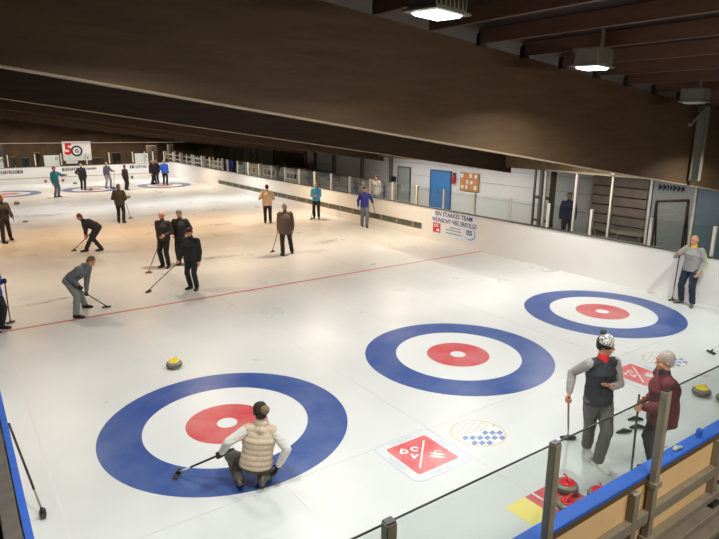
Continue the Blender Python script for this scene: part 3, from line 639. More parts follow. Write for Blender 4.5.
# dark window band, dark cladding, pale crates behind the far half of the right boards
wn = empty('window_1', (17.15, 38, 1.4)); struct(wn)
ch(MB().box((17.14, 32.5, 1.2), (17.2, 44.0, 2.7)), 'window_glass', mat('window_green', (58, 72, 66), .15, var=.3, scale=1.2), wn)  # green reflection put into the glass colour
fm = MB().box((17.1, 32.3, 2.7), (17.2, 44.2, 2.85))
for y in (32.4, 35.3, 38.2, 41.1, 44): fm.box((17.1, y-.08, 1.0), (17.2, y+.08, 2.7))
ch(fm, 'window_frame', mat('frame_black', (22, 26, 30), .4), wn)
crate = mat('crate_pale', (196, 184, 160), .7, var=.08)
for k, (y0, y1) in enumerate(((30.9, 33.6), (28.6, 30.7), (25.5, 27.2))):
    r_ = empty('storage_cabinet', (16.4, (y0+y1)/2, 0)); tag(r_, ('pale storage cabinet behind the boards, nearest to the dark blue spectator', 'pale storage cabinet with dark openings, middle of three behind the boards', 'pale low cabinet by the far corner of the pale wall')[k], 'cabinet')
    r_.location.x = 15.4; hy = (y1-y0)/2
    MB().box((0, -hy, -.02), (.7, hy, 1.5)).build('cabinet_body', crate, r_)
    for j in range(3):
        yy = -hy+.2+j*(2*hy-.3)/3
        MB().box((-.02, yy, .85), (-.001, yy+.35, 1.15)).build('opening', mat('opening_dark', (60, 50, 44), .7), r_)
    MB().box((-.015, -hy, .68), (-.001, hy, .73)).build('shelf_line', mat('opening_dark', (60, 50, 44), .7), r_)
tag(MB().box((15.6, 27.35, -.02), (16.3, 28.5, 1.75)).build('locker', mat('locker_brown', (72, 58, 50), .6), at0=(15.9, 27.9, 0)), 'tall dark brown locker between two pale cabinets behind the boards', 'locker')
# behind the tall glass: slatted shed front, white wall with lettering, goal, curb, blue panel
br = empty('slatted_wall_panel', (17.1, 4.2, 0)); tag(br, 'brown horizontally slatted panel seen through the tall glass', 'wall panel')
for k in range(8): ch(MB().box((17.05, 3.35, .1+k*.35), (17.19, 5.55, .4+k*.35)), 'slat', mat('slat_brown', (150, 134, 124), .7, var=.15, scale=3), br)
wp = empty('white_wall_panel', (17.1, 2.6, 0)); tag(wp, 'pale wall panel with dark lettering seen through the tall glass', 'wall panel')
ch(MB().box((17.08, 1.75, -.02), (17.19, 3.33, 2.9)), 'panel', mat('panel_pale', (176, 180, 182), .7), wp)
q = MB(); y = 3.0
random.seed(2)
while y > 2.1: w_ = random.uniform(.06, .12); q.box((17.07, y-w_, 2.25), (17.079, y, 2.38)); q.box((17.07, y-w_*.4, 2.2), (17.079, y, 2.41)); y -= w_+.035
ch(q, 'lettering', mat('ink_dark', (50, 60, 84), .6), wp)
bp_ = MB().box((17.08, -1.0, -.02), (17.19, 1.7, 2.9)).build('blue_wall_panel', mat('panel_blue', (126, 148, 160), .6, var=.15, scale=1), at0=(17.1, .4, 0)); tag(bp_, 'dull blue wall panel at the right edge behind the tall glass', 'wall panel')
gl = empty('hockey_goal', (15.7, 2.3, 0)); tag(gl, 'dark framed ice hockey goal with net standing behind the tall glass', 'goal'); gm = mat('goal_dark', (70, 50, 50), .5)
qa, qb = at(657, 201, X=15.2), at(689, 198, X=16.2)
A_, B_ = V((15.2, qa.y, 0)), V((16.2, qb.y, 0)); D_ = V((.6, .15, 0)); Hh = V((0, 0, qa.z))
g = MB().tube(A_, A_+Hh, .045).tube(B_, B_+Hh, .045).tube(A_+Hh, B_+Hh, .045).tube(A_+Hh, A_+D_+V((0, 0, 0)), .03).tube(B_+Hh, B_+D_, .03).tube(A_+D_, B_+D_, .03); ch(g, 'goal_frame', gm, gl)
nt_ = MB()
for k in range(1, 13): t_ = k/13; nt_.tube(A_.lerp(B_, t_)+Hh, (A_+D_).lerp(B_+D_, t_), .008, n=5)
for k in range(1, 9): t_ = k/9; nt_.tube((A_+Hh).lerp(A_+D_, t_), (B_+Hh).lerp(B_+D_, t_), .008, n=5)
ch(nt_, 'goal_net', mat('net_white', (176, 172, 164), .8), gl)
cv = MB(); pts = [tuple(at(px, py, z=.62)) for px, py in ((596, 227), (618, 232.5), (640, 234.5), (655, 235), (666, 232), (664, 229.5), (690, 229))]
for p, q_ in zip(pts, pts[1:]):
    p, q_ = V(p), V(q_); d = (q_-p); cv.obox((p+q_)/2, d/2*1.05, V((-d.y, d.x, 0)).normalized()*.06, (0, 0, .06))
tag(cv.build('curved_barrier_rail', mat('curb_pale', (170, 160, 140), .6), at0=(15.2, 4, .6)), 'pale curved rail low on the floor in front of the goal', 'rail')
for p in pts: tag(MB().box((p[0]-.05, p[1]-.05, -.02), (p[0]+.05, p[1]+.05, .56)).build('rail_support', post_tan, at0=(p[0], p[1], 0)), 'short support under the pale curved rail near the goal', 'support', 'supports of the curved rail')
tag(MB().box((16.2, 7.0-.4, 1.5), (16.26, 7.6, 1.62)).box((16.2, 6.6, .6), (16.26, 7.6, .7)).box((16.2, 6.6, -.02), (16.26, 6.68, 2.93)).box((16.2, 7.52, -.02), (16.26, 7.6, 2.93)).build('shelf_rack', rlm, at0=(16.2, 7, 0)), 'brown open rack at the near end of the pale wall, seen through glass', 'rack')

# far end hall: signs, clutter, lights
def sign(px0, px1, py0, py1, Y, label, name='sign'):
    a = at(px0, py0, Y=Y); b_ = at(px1, py1, Y=Y); r = empty(name, ((a.x+b_.x)/2, Y, b_.z)); tag(r, label, 'sign'); return r, b_.x-a.x, a.z-b_.z
sgm = mat('sign_white', (238, 232, 230), .5)
r_, w_, h_ = sign(61.5, 92, 141.5, 160, YF+.2, 'large white hanging sign with red five and round stone zero, far end', 'hanging_sign')
MB().box((-w_/2, -.03, 0), (w_/2, .03, h_)).build('sign_board', sgm, r_)
q = MB(); text(q, '5', h_*.78, MX((-w_*.30, -.033, h_*.58), (1, 0, 0), (0, 0, 1)), bold=.05); q.build('red_digit', mat('sign_red', (214, 36, 40), .5), r_)
Rx = Matrix.Rotation(PI/2, 3, 'X')
q = MB(); q.annulus((0, 0, 0), .28, .4, .0, .01, 40); q.v = [Rx@v+V((-.02, -.032, h_*.5)) for v in q.v]; q.build('dark_ring', mat('sign_black', (50, 34, 40), .5), r_)
q = MB(); q.annulus((0, 0, 0), .07, .14, .0, .01, 30); q.v = [Rx@v+V((-.02, -.032, h_*.5)) for v in q.v]; q.build('inner_dark_ring', mat('sign_black', (50, 34, 40), .5), r_)
MB().box((w_*.3, -.034, .12), (w_*.38, -.031, .27)).build('small_mark', mat('sign_grey', (150, 130, 130), .5), r_)
MB().box((-w_*.42, -.03, -.22), (-w_*.02, .0, -.02)).build('lower_tag', sgm, r_)
for sx in (-.45, .45): MB().tube((w_*sx, 0, h_), (w_*sx, 0, 5.0-r_.location.z), .01, n=6).build('hanging_wire', edge_dark, r_)
for args in ((43.5, 60, 155.5, 166, 'small white sign with a round mark, left of the large hanging sign'), (-6, 4, 157, 168, 'white sign at the left edge above the far end boards'), (134.5, 148.5, 153.5, 163.5, 'white sign above the end boards behind the black clad pair')):
    r_, w_, h_ = sign(*args[:4], YF+.14, args[4]); MB().box((-w_/2, -.02, 0), (w_/2, .02, h_)).build('sign_board', sgm, r_)
    q = MB(); q.annulus((0, 0, 0), .05, .1, 0, .008, 24); q.v = [Rx@v+V((w_*.32, -.021, h_*.7)) for v in q.v]; q.build('round_mark', mat('sign_grey', (150, 130, 130), .5), r_)
    for sx in (-.4, .4): MB().box((w_*sx-.02, -.02, -h_*.0-.3), (w_*sx+.02, .02, .0)).build('sign_leg', post_tan, r_)
for (px0, px1, py0, py1, Y, rgb, lb_, nm) in ((147, 158, 145.5, 158, 46, (104, 98, 92), 'grey panel standing behind the far right end boards', 'display_panel'), (168, 174, 144.5, 150, 46, (150, 142, 128), 'small pale panel high behind the far right corner', 'display_panel'),
        (10, 18, 157, 169, 44, (92, 84, 70), 'olive stacked cabinet behind the far left end boards', 'cabinet'), (22, 30, 158, 169, 44, (40, 62, 84), 'blue grey cabinet behind the far left end boards', 'cabinet'), (33, 42, 153, 169, 45, (74, 66, 52), 'tall brown cabinet behind the far end boards', 'cabinet'),
        (66, 84, 161, 169, 44, (86, 78, 60), 'low olive cabinet below the large hanging sign', 'cabinet'), (92, 104, 158, 169, 44, (80, 74, 62), 'grey brown cabinet right of the large hanging sign', 'cabinet'), (112, 122, 153, 169, 45, (66, 58, 50), 'dark cabinet behind the end boards, left of the middle white sign', 'cabinet'),
        (-6, 4, 145, 158, 46, (110, 108, 104), 'grey tall panel behind the leftmost white sign', 'display_panel'), (176, 196, 151, 168, 47, (92, 86, 78), 'dim grey cabinet beyond the far right corner', 'cabinet')):
    a = at(px0, py0, Y=Y); b_ = at(px1, py1, Y=Y); r_ = empty(nm, ((a.x+b_.x)/2, Y, 0)); tag(r_, lb_, nm.split('_')[-1]); hw = (b_.x-a.x)/2
    m_ = mat('clut_%d_%d' % (px0+9, py0), rgb, .7, var=.2, scale=2); MB().box((-hw, 0, -.02), (hw, .4, a.z)).build('panel_body', m_, r_, bevel=.02)
    MB().box((-.015, -.02, .3), (.015, 0, a.z-.1)).build('middle_joint', edge_dark, r_); MB().box((.05, -.04, a.z*.55), (.08, 0, a.z*.55+.14)).build('pull_handle', post_pale, r_)
for px in (102, 127):
    p = at(px, 129, Y=48); r_ = empty('bulb_lamp', p); tag(r_, 'small round lit bulb in the dark beyond the far end, %s one' % ('left' if px < 110 else 'right'), 'lamp')
    MB().ell((0, 0, 0), (.07, .07, .07)).build('bulb', mat('bulb_glow', (255, 236, 200), .4, emit=2.5), r_, smooth=True); MB().tube((0, 0, .07), (0, 0, roof_z(p.x)+.25-p.z), .012, n=6).build('cord', edge_dark, r_)
random.seed(9)
for px, py, rgb, lb_ in ((45, 176.5, (150, 100, 70), 'small orange bag by the far end boards, left'), (62.5, 176.5, (150, 70, 50), 'small red orange bag by the far end boards under the teal jacket arm'), (131.5, 171, (100, 60, 54), 'small dark red bag hanging at the far end boards')):
    p = at(px, py, Y=YF-.3); p.z = 0.004
    f = MB().ell((0, 0, .1), (.11, .07, .1)).box((-.02, -.02, .19), (.02, .02, .24)); tag(f.build('sports_bag', mat('bag_%d' % px, rgb, .8), smooth=True), lb_, 'bag').location = (p.x, p.y, p.z)

# ================================================================== PEOPLE
def remesh(mb, name, m, parent, voxel, smooth=3, post=None):
    me = bpy.data.meshes.new(name); me.from_pydata(mb.v, [], mb.f); me.update(); o = bpy.data.objects.new('tmp', me); TMP.collection.objects.link(o)
    r = o.modifiers.new('r', 'REMESH'); r.mode = 'VOXEL'; r.voxel_size = voxel; r.use_smooth_shade = True
    if smooth: s_ = o.modifiers.new('s', 'SMOOTH'); s_.factor = .5; s_.iterations = smooth
    dg = tmp_graph(); nm = bpy.data.meshes.new_from_object(o.evaluated_get(dg)); bpy.data.objects.remove(o); bpy.data.meshes.remove(me)
    nm.name = name; nm.materials.clear(); nm.materials.append(m)
    if post:
        cs = [v.co.copy() for v in nm.vertices]; ns = [v.normal.copy() for v in nm.vertices]; out = []
        for c0, n0 in zip(cs, ns): out.extend(post(c0, n0))
        nm.vertices.foreach_set('co', out)
        nm.update()
    nm.polygons.foreach_set('use_smooth', [True]*len(nm.polygons))
    ob = bpy.data.objects.new(name, nm); COL.objects.link(ob); ob.parent = parent; return ob
def ik(a, t, l1, l2, hint):
    d = t-a; L = d.length; L2 = min(L, (l1+l2)*.999); dn = d.normalized(); t = a+dn*L2
    x = (l1*l1-l2*l2+L2*L2)/(2*L2); h = math.sqrt(max(l1*l1-x*x, 0)); hn = hint-hint.dot(dn)*dn
    if hn.length < 1e-4: hn = V((0, 0, -1))-V((0, 0, -1)).dot(dn)*dn
    return a+dn*x+hn.normalized()*h, t
SKIN = (196, 144, 116)
def skin_m(k=0): return mat('skin_%d' % k, ((200, 146, 116), (186, 132, 106), (206, 156, 130))[k], .5, var=.06, scale=30)
def grip_hand(mb, G, d, s, side, r=.021, fr=.0088, k=1.0):
    """closed fist around a shaft of direction s at G; d = forearm direction"""
    s = s.normalized(); b = -(d-d.dot(s)*s)
    if b.length < .2: b = V((0, 0, 1))-V((0, 0, 1)).dot(s)*s
    b.normalize(); c = s.cross(b)*side
    wr = G-d*.085*k
    mb.loft([wr, G+b*.026*k], [(.026*k, .02*k), (.04*k, .018*k)], side=s, n=12)
    for i, (ln, ff) in enumerate(((.9, 1), (1.05, 1.05), (1, 1), (.8, .85))):
        o = G+s*((i-1.5)*.0205*k); pts = []
        for q in range(6):
            a = math.radians(20+q*48*ln); rad = (r+fr)*k; pts.append(o+(b*math.cos(a)+c*math.sin(a))*rad)
        mb.loft(pts, [fr*ff*k]*5+[fr*.8*k], side=s, n=8, ends=2)
    o = G-s*.036*k; pts = [wr*.45+G*.55-s*.02*k]
    for q in range(4): a = math.radians(-35-q*42); pts.append(o+(b*math.cos(a)+c*math.sin(a))*(r+fr*1.1)*k)
    mb.loft(pts, [.014*k, .012*k, .0105*k, .010*k, .008*k], side=s, n=8, ends=2)
def open_hand(mb, W_, d, n, thumb, curl=.35, spread=.12, k=1.0, fr=.0085):
    """d finger direction, n back of the hand, thumb direction"""
    d = d.normalized(); n = (n-n.dot(d)*d).normalized(); t = d.cross(n); t = t if t.dot(thumb) > 0 else -t
    mb.loft([W_, W_+d*.045*k, W_+d*.088*k], [(.026*k, .019*k), (.038*k, .016*k), (.04*k, .013*k)], side=t, n=12)
    for i, ln in enumerate((.072, .082, .076, .060)):
        o = W_+d*(.088 if i < 3 else .08)*k+t*((1.5-i)*.0205)*k; dd = (d+t*(1.5-i)*spread).normalized(); pts = [o]; a = curl*.4
        for q, f in enumerate((.45, .32, .23)): 
            o = o+(dd*math.cos(a)-n*math.sin(a))*ln*f*k; a += curl; pts.append(o)
        mb.loft(pts, [fr*1.08*k, fr*k, fr*.93*k, fr*.8*k], side=t, n=8, ends=2)
    o = W_+d*.028*k+t*.022*k
    mb.loft([o, o+(d*.6+t*.75-n*.25).normalized()*.042*k, o+(d*.6+t*.75-n*.25).normalized()*.042*k+(d*.9+t*.35-n*.3).normalized()*.03*k], [.014*k, .011*k, .008*k], side=n, n=8, ends=2)

def person(label, gpx, heading, H=1.75, pelvis=None, neck=None, head_yaw=0, head_pitch=0, feet=None, handL=None, handR=None, elbL=None, elbR=None,
           top=None, pants=(30, 30, 34), shoes=(24, 24, 26), hair=None, hat=None, voxel=.014, hem=.06, bulk=.02, collar=None, gloves=None, vest=False, sleeve_rgb=None,
           skin=0, detail=False, stance=.11, lean=0, shaftL=None, shaftR=None, quilt=0, kneel=False, ground=None, trim=None, kneeL=None, kneeR=None, palmL=None, sole=None, pelvis_z=None, slean=0, tw=0, hood=False):
    g = V((gpx[0], gpx[1], 0)) if ground else at(gpx[0], gpx[1], z=0); g.z = 0
    s = H/1.75; th = math.radians(heading); root = empty('person', (g.x, g.y, 0), -th); tag(root, label, 'person')
    Rz = Matrix.Rotation(th, 3, 'Z')           # world -> local (local +y = facing)
    def loc(w): q = Rz@(w-g); return q/s
    def pl(spec):                              # (px, py, off) image point + depth, or ('l', x, y, z) local
        if spec[0] == 'l': return V(spec[1:])
        if spec[0] == 'w': return loc(V(spec[1:]))
        return loc(atd(spec[0], spec[1], g, spec[2] if len(spec) > 2 else 0))
    # --- joints
    P = pl(pelvis) if pelvis else V((0, 0, pelvis_z or .93))
    if neck: Sd = (pl(neck)-P).normalized()
    else: Sd = V((math.sin(math.radians(slean)), math.sin(math.radians(lean)), math.cos(math.radians(lean)))).normalized()
    Rt = V((math.cos(math.radians(tw)), -math.sin(math.radians(tw)), 0)); Rt = (Rt-Rt.dot(Sd)*Sd).normalized(); Fw = Sd.cross(Rt)*-1
    Fw = Rt.cross(Sd)*-1 if False else (Sd.cross(Rt)*-1)
    if Fw.dot(V((0, 1, 0))) < 0 and abs(Sd.z) > .5: Fw = -Fw
    N = P+Sd*.50; ShL = N-Sd*.055-Rt*.175; ShR = N-Sd*.055+Rt*.175
    hy, hp = math.radians(head_yaw), math.radians(head_pitch)
    hd = V((math.sin(hy)*math.cos(hp), math.cos(hy)*math.cos(hp), math.sin(hp)))        # face direction (local)
    upn = (Sd*.5+V((0, 0, .6))).normalized(); hup = (V((0, 0, 1))-V((0, 0, 1)).dot(hd)*hd).normalized()
    nd = (upn+hd*.12).normalized(); HC = N+nd*.070+hup*.104
    hR = Matrix((hd.cross(hup), hd, hup)).transposed()
    def hp_(x, y, z): return HC+hR@V((x, y, z))
    feet = feet or [('l', -stance, .02, .085), ('l', stance, -.02, .085)]
    fd = []; AK = []
    for i, f in enumerate(feet):
        if f[0] == 'l': AK.append(V(f[1:4])); fd.append(V(f[4:7]).normalized() if len(f) > 4 else V(((-1, 1)[i]*.22, 1, 0)).normalized())
        else:
            q = loc(at(f[0], f[1], z=0)); AK.append(V((q.x, q.y, .085))); a = math.radians(f[2]) if len(f) > 2 else (-.2, .2)[i]; fd.append(V((math.sin(a), math.cos(a), 0)))
    HpL = P-Rt*.09-Sd*.02; HpR = P+Rt*.09-Sd*.02
    if not pelvis:                              # keep legs within reach
        pass
    KL, AL = ik(HpL, AK[0], .43, .43, V(kneeL) if kneeL else V((-.1, 1, .2))); KR, AR = ik(HpR, AK[1], .43, .43, V(kneeR) if kneeR else V((.1, 1, .2)))
    def arm(Sh, spec, hint, side):
        if spec is None: t = Sh+V((side*.07, .05, -.62)); 
        else: t = pl(spec)
        E_, G = ik(Sh, t, .30, .335, V(hint) if hint else V((side*.5, -.8, -.5))); d = (G-E_).normalized(); return E_, G, d, E_+d*.25
    EL, GL, dL, WL = arm(ShL, handL, elbL, -1); ER, GR, dR, WR = arm(ShR, handR, elbR, 1)
    sm = skin_m(skin)
    # --- body: one continuous surface
    b = MB()
    b.loft([P-Sd*.04, P+Sd*.12, P+Sd*.30, N-Sd*.07], [(.148, .095), (.125, .085), (.15, .105), (.10, .07)], side=Rt)
    b.loft([ShL, N-Sd*.035, ShR], [.045, .055, .045], side=Fw); b.loft([N-Sd*.04, HC-hup*.05-hd*.015], [.056, .052], side=Rt)
    for Sh, E_, W_ in ((ShL, EL, WL), (ShR, ER, WR)):
        b.loft([Sh, Sh.lerp(E_, .5), E_], [.048, .044, .036], side=Fw); b.loft([E_, E_.lerp(W_, .35), W_], [.037, .038, (.027, .022)], side=Fw)
    for Hp, K, A in ((HpL, KL, AL), (HpR, KR, AR)):
        b.loft([Hp, Hp.lerp(K, .5), K], [.08, .07, .05], side=Rt); b.loft([K, K.lerp(A, .3), A], [.05, .052, .034], side=Rt)
    for A, f in ((AL, fd[0]), (AR, fd[1])):
        up_ = (V((0, 0, 1))-V((0, 0, 1)).dot(f)*f); up_ = up_.normalized() if up_.length > .1 else V((0, 1, 0)); sd_ = f.cross(up_)
        b.loft([A-f*.035-up_*.045, A+f*.10-up_*.05, A+f*.15-up_*.055], [(.032, .032), (.038, .026), (.03, .02)], side=sd_)
    b.ell(hp_(0, -.008, .035), (.074, .094, .088), hR); b.ell(hp_(0, .018, -.045), (.056, .066, .062), hR); b.ell(hp_(0, .066, -.088), (.026, .02, .018), hR)
    b.loft([hp_(0, .084, .022), hp_(0, .105, -.02)], [.009, .014], side=hR.col[0], n=8); b.ell(hp_(0, .079, .036), (.048, .014, .011), hR, 10, 6)
    for q in (-1, 1): b.ell(hp_(q*.076, -.008, -.002), (.011, .018, .031), hR, 10, 6); b.ell(hp_(q*.034, .062, -.03), (.024, .02, .022), hR, 10, 6)
    b.ell(hp_(0, .086, -.052), (.024, .01, .009), hR, 10, 6)
    kf = 1.0 if voxel < .009 else 1.15; frr = .0088 if voxel < .009 else .012
    gl_ = []
    for (G, d, sh, sd, pm, W_) in ((GL, dL, shaftL, -1, palmL, WL), (GR, dR, shaftR, 1, None, WR)):
        hands = MB() if gloves else b; gl_.append(hands)
        if sh is not None:
            sv = Rz@V(sh); grip_hand(hands, G, d, sv, sd, r=.015, fr=frr, k=kf)
        elif pm: open_hand(hands, W_, V(pm[0:3]), V(pm[3:6]), V(pm[6:9]), curl=.18, k=kf, fr=frr)
        else: open_hand(hands, W_, d, Rt*sd+Fw*.2, Fw, curl=.38, spread=.03, k=kf, fr=frr)
    def sc(mb): mb.v = [v*s for v in mb.v]; return mb
    def wr(amp, fr_=14, lo=True):
        def f(co, n):
            k = noise.noise(co*fr_)+.5*noise.noise(co*fr_*2.3); co = co+n*amp*k; return co
        return f
    def floor_(co, n): 
        co.z = max(co.z, .0); return co
    remesh(sc(b), 'body', sm, root, voxel*.8 if detail else voxel, 2, floor_)
    for hands in (gl_ if gloves else ()): remesh(sc(hands), 'glove', mat('glove_%d_%d_%d' % gloves, gloves, .6), root, min(voxel, .008), 1)
    # --- trousers
    pm_ = mat('trousers_%d_%d_%d' % tuple(pants), pants, .8, var=.12, scale=25, bump=.15)
    t = MB(); t.loft([P-Sd*.05, P+Sd*.02, P+Sd*.09], [(.15, .115), (.165, .12), (.15, .108)], side=Rt)
    for Hp, K, A in ((HpL, KL, AL), (HpR, KR, AR)):
        t.loft([Hp, Hp.lerp(K, .5), K], [.106, .096, .078], side=Rt)
        e = A+(K-A).normalized()*.0; t.loft([K, K.lerp(A, .4), e], [.077, .076, .068], side=Rt, ck=.3)
    def pw_(co, n):
        co = wr(.009 if detail else .006, 12)(co, n); co.z = max(co.z, .012); return co
    remesh(sc(t), 'trousers', pm_, root, voxel, 3, pw_)
    # --- shoes
    for A, f in ((AL, fd[0]), (AR, fd[1])):
        up_ = (V((0, 0, 1))-V((0, 0, 1)).dot(f)*f); up_ = up_.normalized() if up_.length > .1 else V((0, 1, 0)); sd_ = f.cross(up_)
        h = MB(); h.loft([A-f*.05-up_*.04, A+f*.03-up_*.035, A+f*.13-up_*.05, A+f*.19-up_*.055], [(.036, .042), (.042, .045), (.046, .032), (.034, .024)], side=sd_); h.loft([A-up_*.01-f*.01, A+up_*.035-f*.01], [.046, .046], side=sd_)
        flat = abs(f.z) < .1
        def fl(co, n, flat=flat): co.z = max(co.z, .004); return co
        o = remesh(sc(h), 'shoe', mat('shoe_%d_%d_%d' % tuple(shoes), shoes, .5), root, voxel, 1, fl)
        if flat:
            q = MB(); base = V((A.x, A.y, 0)); pts = []
            for j in range(20):
                a = 2*PI*j/20; x_ = math.cos(a); y_ = math.sin(a); ww = .044+(.006 if x_ > 0 else -.002); pts.append((base+f*(.065+.14*x_)+sd_*ww*y_)*s)
            q.prism(pts, (0, 0, .022)); q.build('sole', mat('sole_%s' % ('w' if sole else 'b'), sole or (20, 20, 22), .6), o)
    # --- upper garment
    top = top or (40, 42, 46); tm = mat('top_%d_%d_%d' % tuple(top), top, .75, var=.1, scale=30, bump=.12); bk = bulk
    th_dir = ((KL-HpL)+(KR-HpR)).normalized(); hdn = (-Sd*.6+th_dir*.4).normalized()
    t = MB(); slv = MB() if (vest or sleeve_rgb) else t
    t.loft([P+hdn*hem, P+Sd*.06, P+Sd*.2, P+Sd*.33, N-Sd*.08, N-Sd*.015], [(.165+bk, .115+bk), (.158+bk, .112+bk), (.15+bk, .108+bk), (.168+bk, .122+bk), (.145+bk*.6, .09+bk*.6), (.075, .065)], side=Rt, n=20, ck=.2)
    t.loft([ShL+Rt*.02-Sd*.01, N-Sd*.04, ShR-Rt*.02-Sd*.01], [.06+bk*.5, .075, .06+bk*.5], side=Fw)
    bs = bk
    if slv is not t: bk = .012
    for Sh, E_, W_ in ((ShL, EL, WL), (ShR, ER, WR)):
        slv.loft([Sh, Sh.lerp(E_, .5), E_], [.062+bk*.5, .057+bk*.5, .05+bk*.4], side=Fw); slv.loft([E_, E_.lerp(W_, .5), E_.lerp(W_, .97)], [.05+bk*.4, .047+bk*.35, .037+bk*.3], side=Fw)
    if collar is None and not vest: t.loft([N-Sd*.03, N+nd*.055], [(.078, .074), (.070, .068)], side=Rt)
    if hood: t.loft([N-Sd*.07-Fw*.05-Rt*.07, N-Sd*.03-Fw*.085, N-Sd*.07-Fw*.05+Rt*.07], [.05, .058, .05], side=Fw); t.loft([N-Sd*.12, N-Sd*.02, N+nd*.03], [(.14, .11), (.115, .105), (.098, .092)], side=Rt)
    if quilt:
        def tp(co, n): 
            q = (co/s-P).dot(Sd); return co+n*(.009*abs(math.sin(q*PI/quilt)))+n*.004*noise.noise(co*9)
    else: tp = wr(.010 if detail else .008, 11)
    o = remesh(sc(t), 'vest' if (vest or sleeve_rgb) else 'jacket', tm, root, voxel, 2, tp)
    if slv is not t:
        src = sleeve_rgb or (180, 180, 178); ob = remesh(sc(slv), 'sleeves', mat('sleeve_%d_%d_%d' % tuple(src), src, .8, var=.08, scale=40), root, voxel, 2, (lambda co, n: co+n*.006*abs(math.sin(co.z*70))) if quilt else wr(.009, 13))
        ob['label'] = 'paler sleeves'
    if collar:
        c_ = MB(); c_.loft([N-Sd*.045+Fw*.0, N+nd*.04], [(.086, .076), (.07, .066)], side=Rt)
        c_.loft([N-Sd*.04+Fw*.055, N-Sd*.09+Fw*.085], [(.034, .016), (.012, .008)], side=Rt)
        remesh(sc(c_), 'collar', mat('collar_%d_%d_%d' % collar, collar, .7), root, min(voxel, .01), 1)['label'] = 'coloured collar'
    if trim:
        for Sh, E_, W_, q in ((ShL, EL, WL, -1), (ShR, ER, WR, 1)):
            c_ = MB(); ov = Rt*q; pts = [N+Rt*q*.07-Sd*.02+Fw*.03, Sh+ov*.01+Sd*.072, Sh+ov*.066+Sd*.01, Sh.lerp(E_, .5)+ov*.066, E_+ov*.058, E_.lerp(W_, .9)+ov*.045]
            c_.loft(pts, [(.018, .012)]*6, side=Fw); remesh(sc(c_), 'sleeve_stripe', mat('trim_%d_%d_%d' % trim, trim, .6), root, .009, 2)['label'] = 'lime sleeve stripe'
    # --- hair, hat, face
    if hair:
        hm = mat('hair_%d_%d_%d' % tuple(hair['rgb']), hair['rgb'], .8, var=.25, scale=90, bump=.3); q = MB(); big = hair.get('big', 0)
        if hair.get('bald'):
            q.ell(hp_(0, -.045, -.005), (.079, .062, .05), hR)
        else:
            q.ell(hp_(0, -.022, .048), (.083+big, .092+big, .086+big), hR); q.ell(hp_(0, -.045, -.005), (.078+big, .062+big, .07+big), hR)
            if hair.get('long'): q.ell(hp_(0, -.05, -.07), (.08, .05, .09), hR)
        remesh(sc(q), 'hair', hm, root, min(voxel, .01), 1, lambda co, n: co+n*.004*noise.noise(co*60))
    if hat:
        hm = mat('hat_%d_%d_%d' % tuple(hat['rgb']), hat['rgb'], .85, var=.15, scale=60, bump=.3); k_ = hat['kind']
        if k_ == 'knit':
            prof = [(.088, .022), (.093, .05), (.091, .08), (.078, .115), (.05, .14), (.015, .15)]
            q = MB(); q.lathe([(r, z+.005) for r, z in prof], c=HC+hR@V((0, -.014, 0)), R=hR@Matrix.Rotation(-.18, 3, 'X'), n=26); sc(q)
            h_ = q.build('knit_hat', hat.get('mat') or hm, root, smooth=True)
            q = MB(); q.lathe([(.09, -.01), (.096, -.008), (.097, .028), (.092, .034)], c=HC+hR@V((0, -.014, .005)), R=hR@Matrix.Rotation(-.18, 3, 'X'), n=26); sc(q); q.build('hat_brim', mat('brim_%d_%d_%d' % hat['brim'], hat['brim'], .85), h_, smooth=True)
            q = MB(); q.ell(hp_(*hat.get('pom', (0, -.05, .165))), (hat.get('pr', .036),)*3, None, 16, 12); sc(q)
            remesh(q, 'pompom', mat('pom_%d_%d_%d' % hat['prgb'], hat['prgb'], .95, var=.35, scale=60, bump=.5), h_, .006, 0, lambda co, n: co+n*.007*noise.noise(co*90))
        else:
            q = MB(); q.lathe([(.087, .03), (.09, .055), (.084, .09), (.06, .118), (.02, .128)], c=HC+hR@V((0, -.012, 0)), R=hR, n=24); sc(q); h_ = q.build('cap', hm, root, smooth=True)
            q = MB(); q.loft([hp_(-.06, .075, .045), hp_(0, .125, .042), hp_(.06, .075, .045)], [(.006, .012), (.006, .04), (.006, .012)], side=hR.col[2], n=12); sc(q); q.build('cap_visor', hm, h_, smooth=True)
    if detail:
        for q_ in (-1, 1):
            e = MB(); e.ell(hp_(q_*.031, .079, .016), (.014, .009, .008), hR, 10, 8); sc(e); o = e.build('eye', mat('eye_white', (206, 196, 186), .3), root, smooth=True)
            e = MB(); e.ell(hp_(q_*.031, .087, .016), (.006, .003, .006), hR, 8, 6); sc(e); e.build('iris', mat('iris', (44, 34, 30), .3), o, smooth=True)
            e = MB(); e.loft([hp_(q_*.016, .094, .036), hp_(q_*.048, .084, .036)], [.005, .004], side=hR.col[2], n=8); sc(e); e.build('eyebrow', mat('brow', (96, 76, 62), .8), root, smooth=True)
        e = MB(); e.loft([hp_(-.022, .088, -.056), hp_(0, .097, -.053), hp_(.022, .088, -.056)], [.004, .0065, .004], side=hR.col[2], n=8); sc(e); e.build('lips', mat('lips', (164, 96, 88), .5), root, smooth=True)
    def W(q): return g+Rz.transposed()@(q*s)
    return dict(root=root, GL=W(GL), GR=W(GR), g=g, HC=W(HC), P=W(P), N=W(N), s=s)

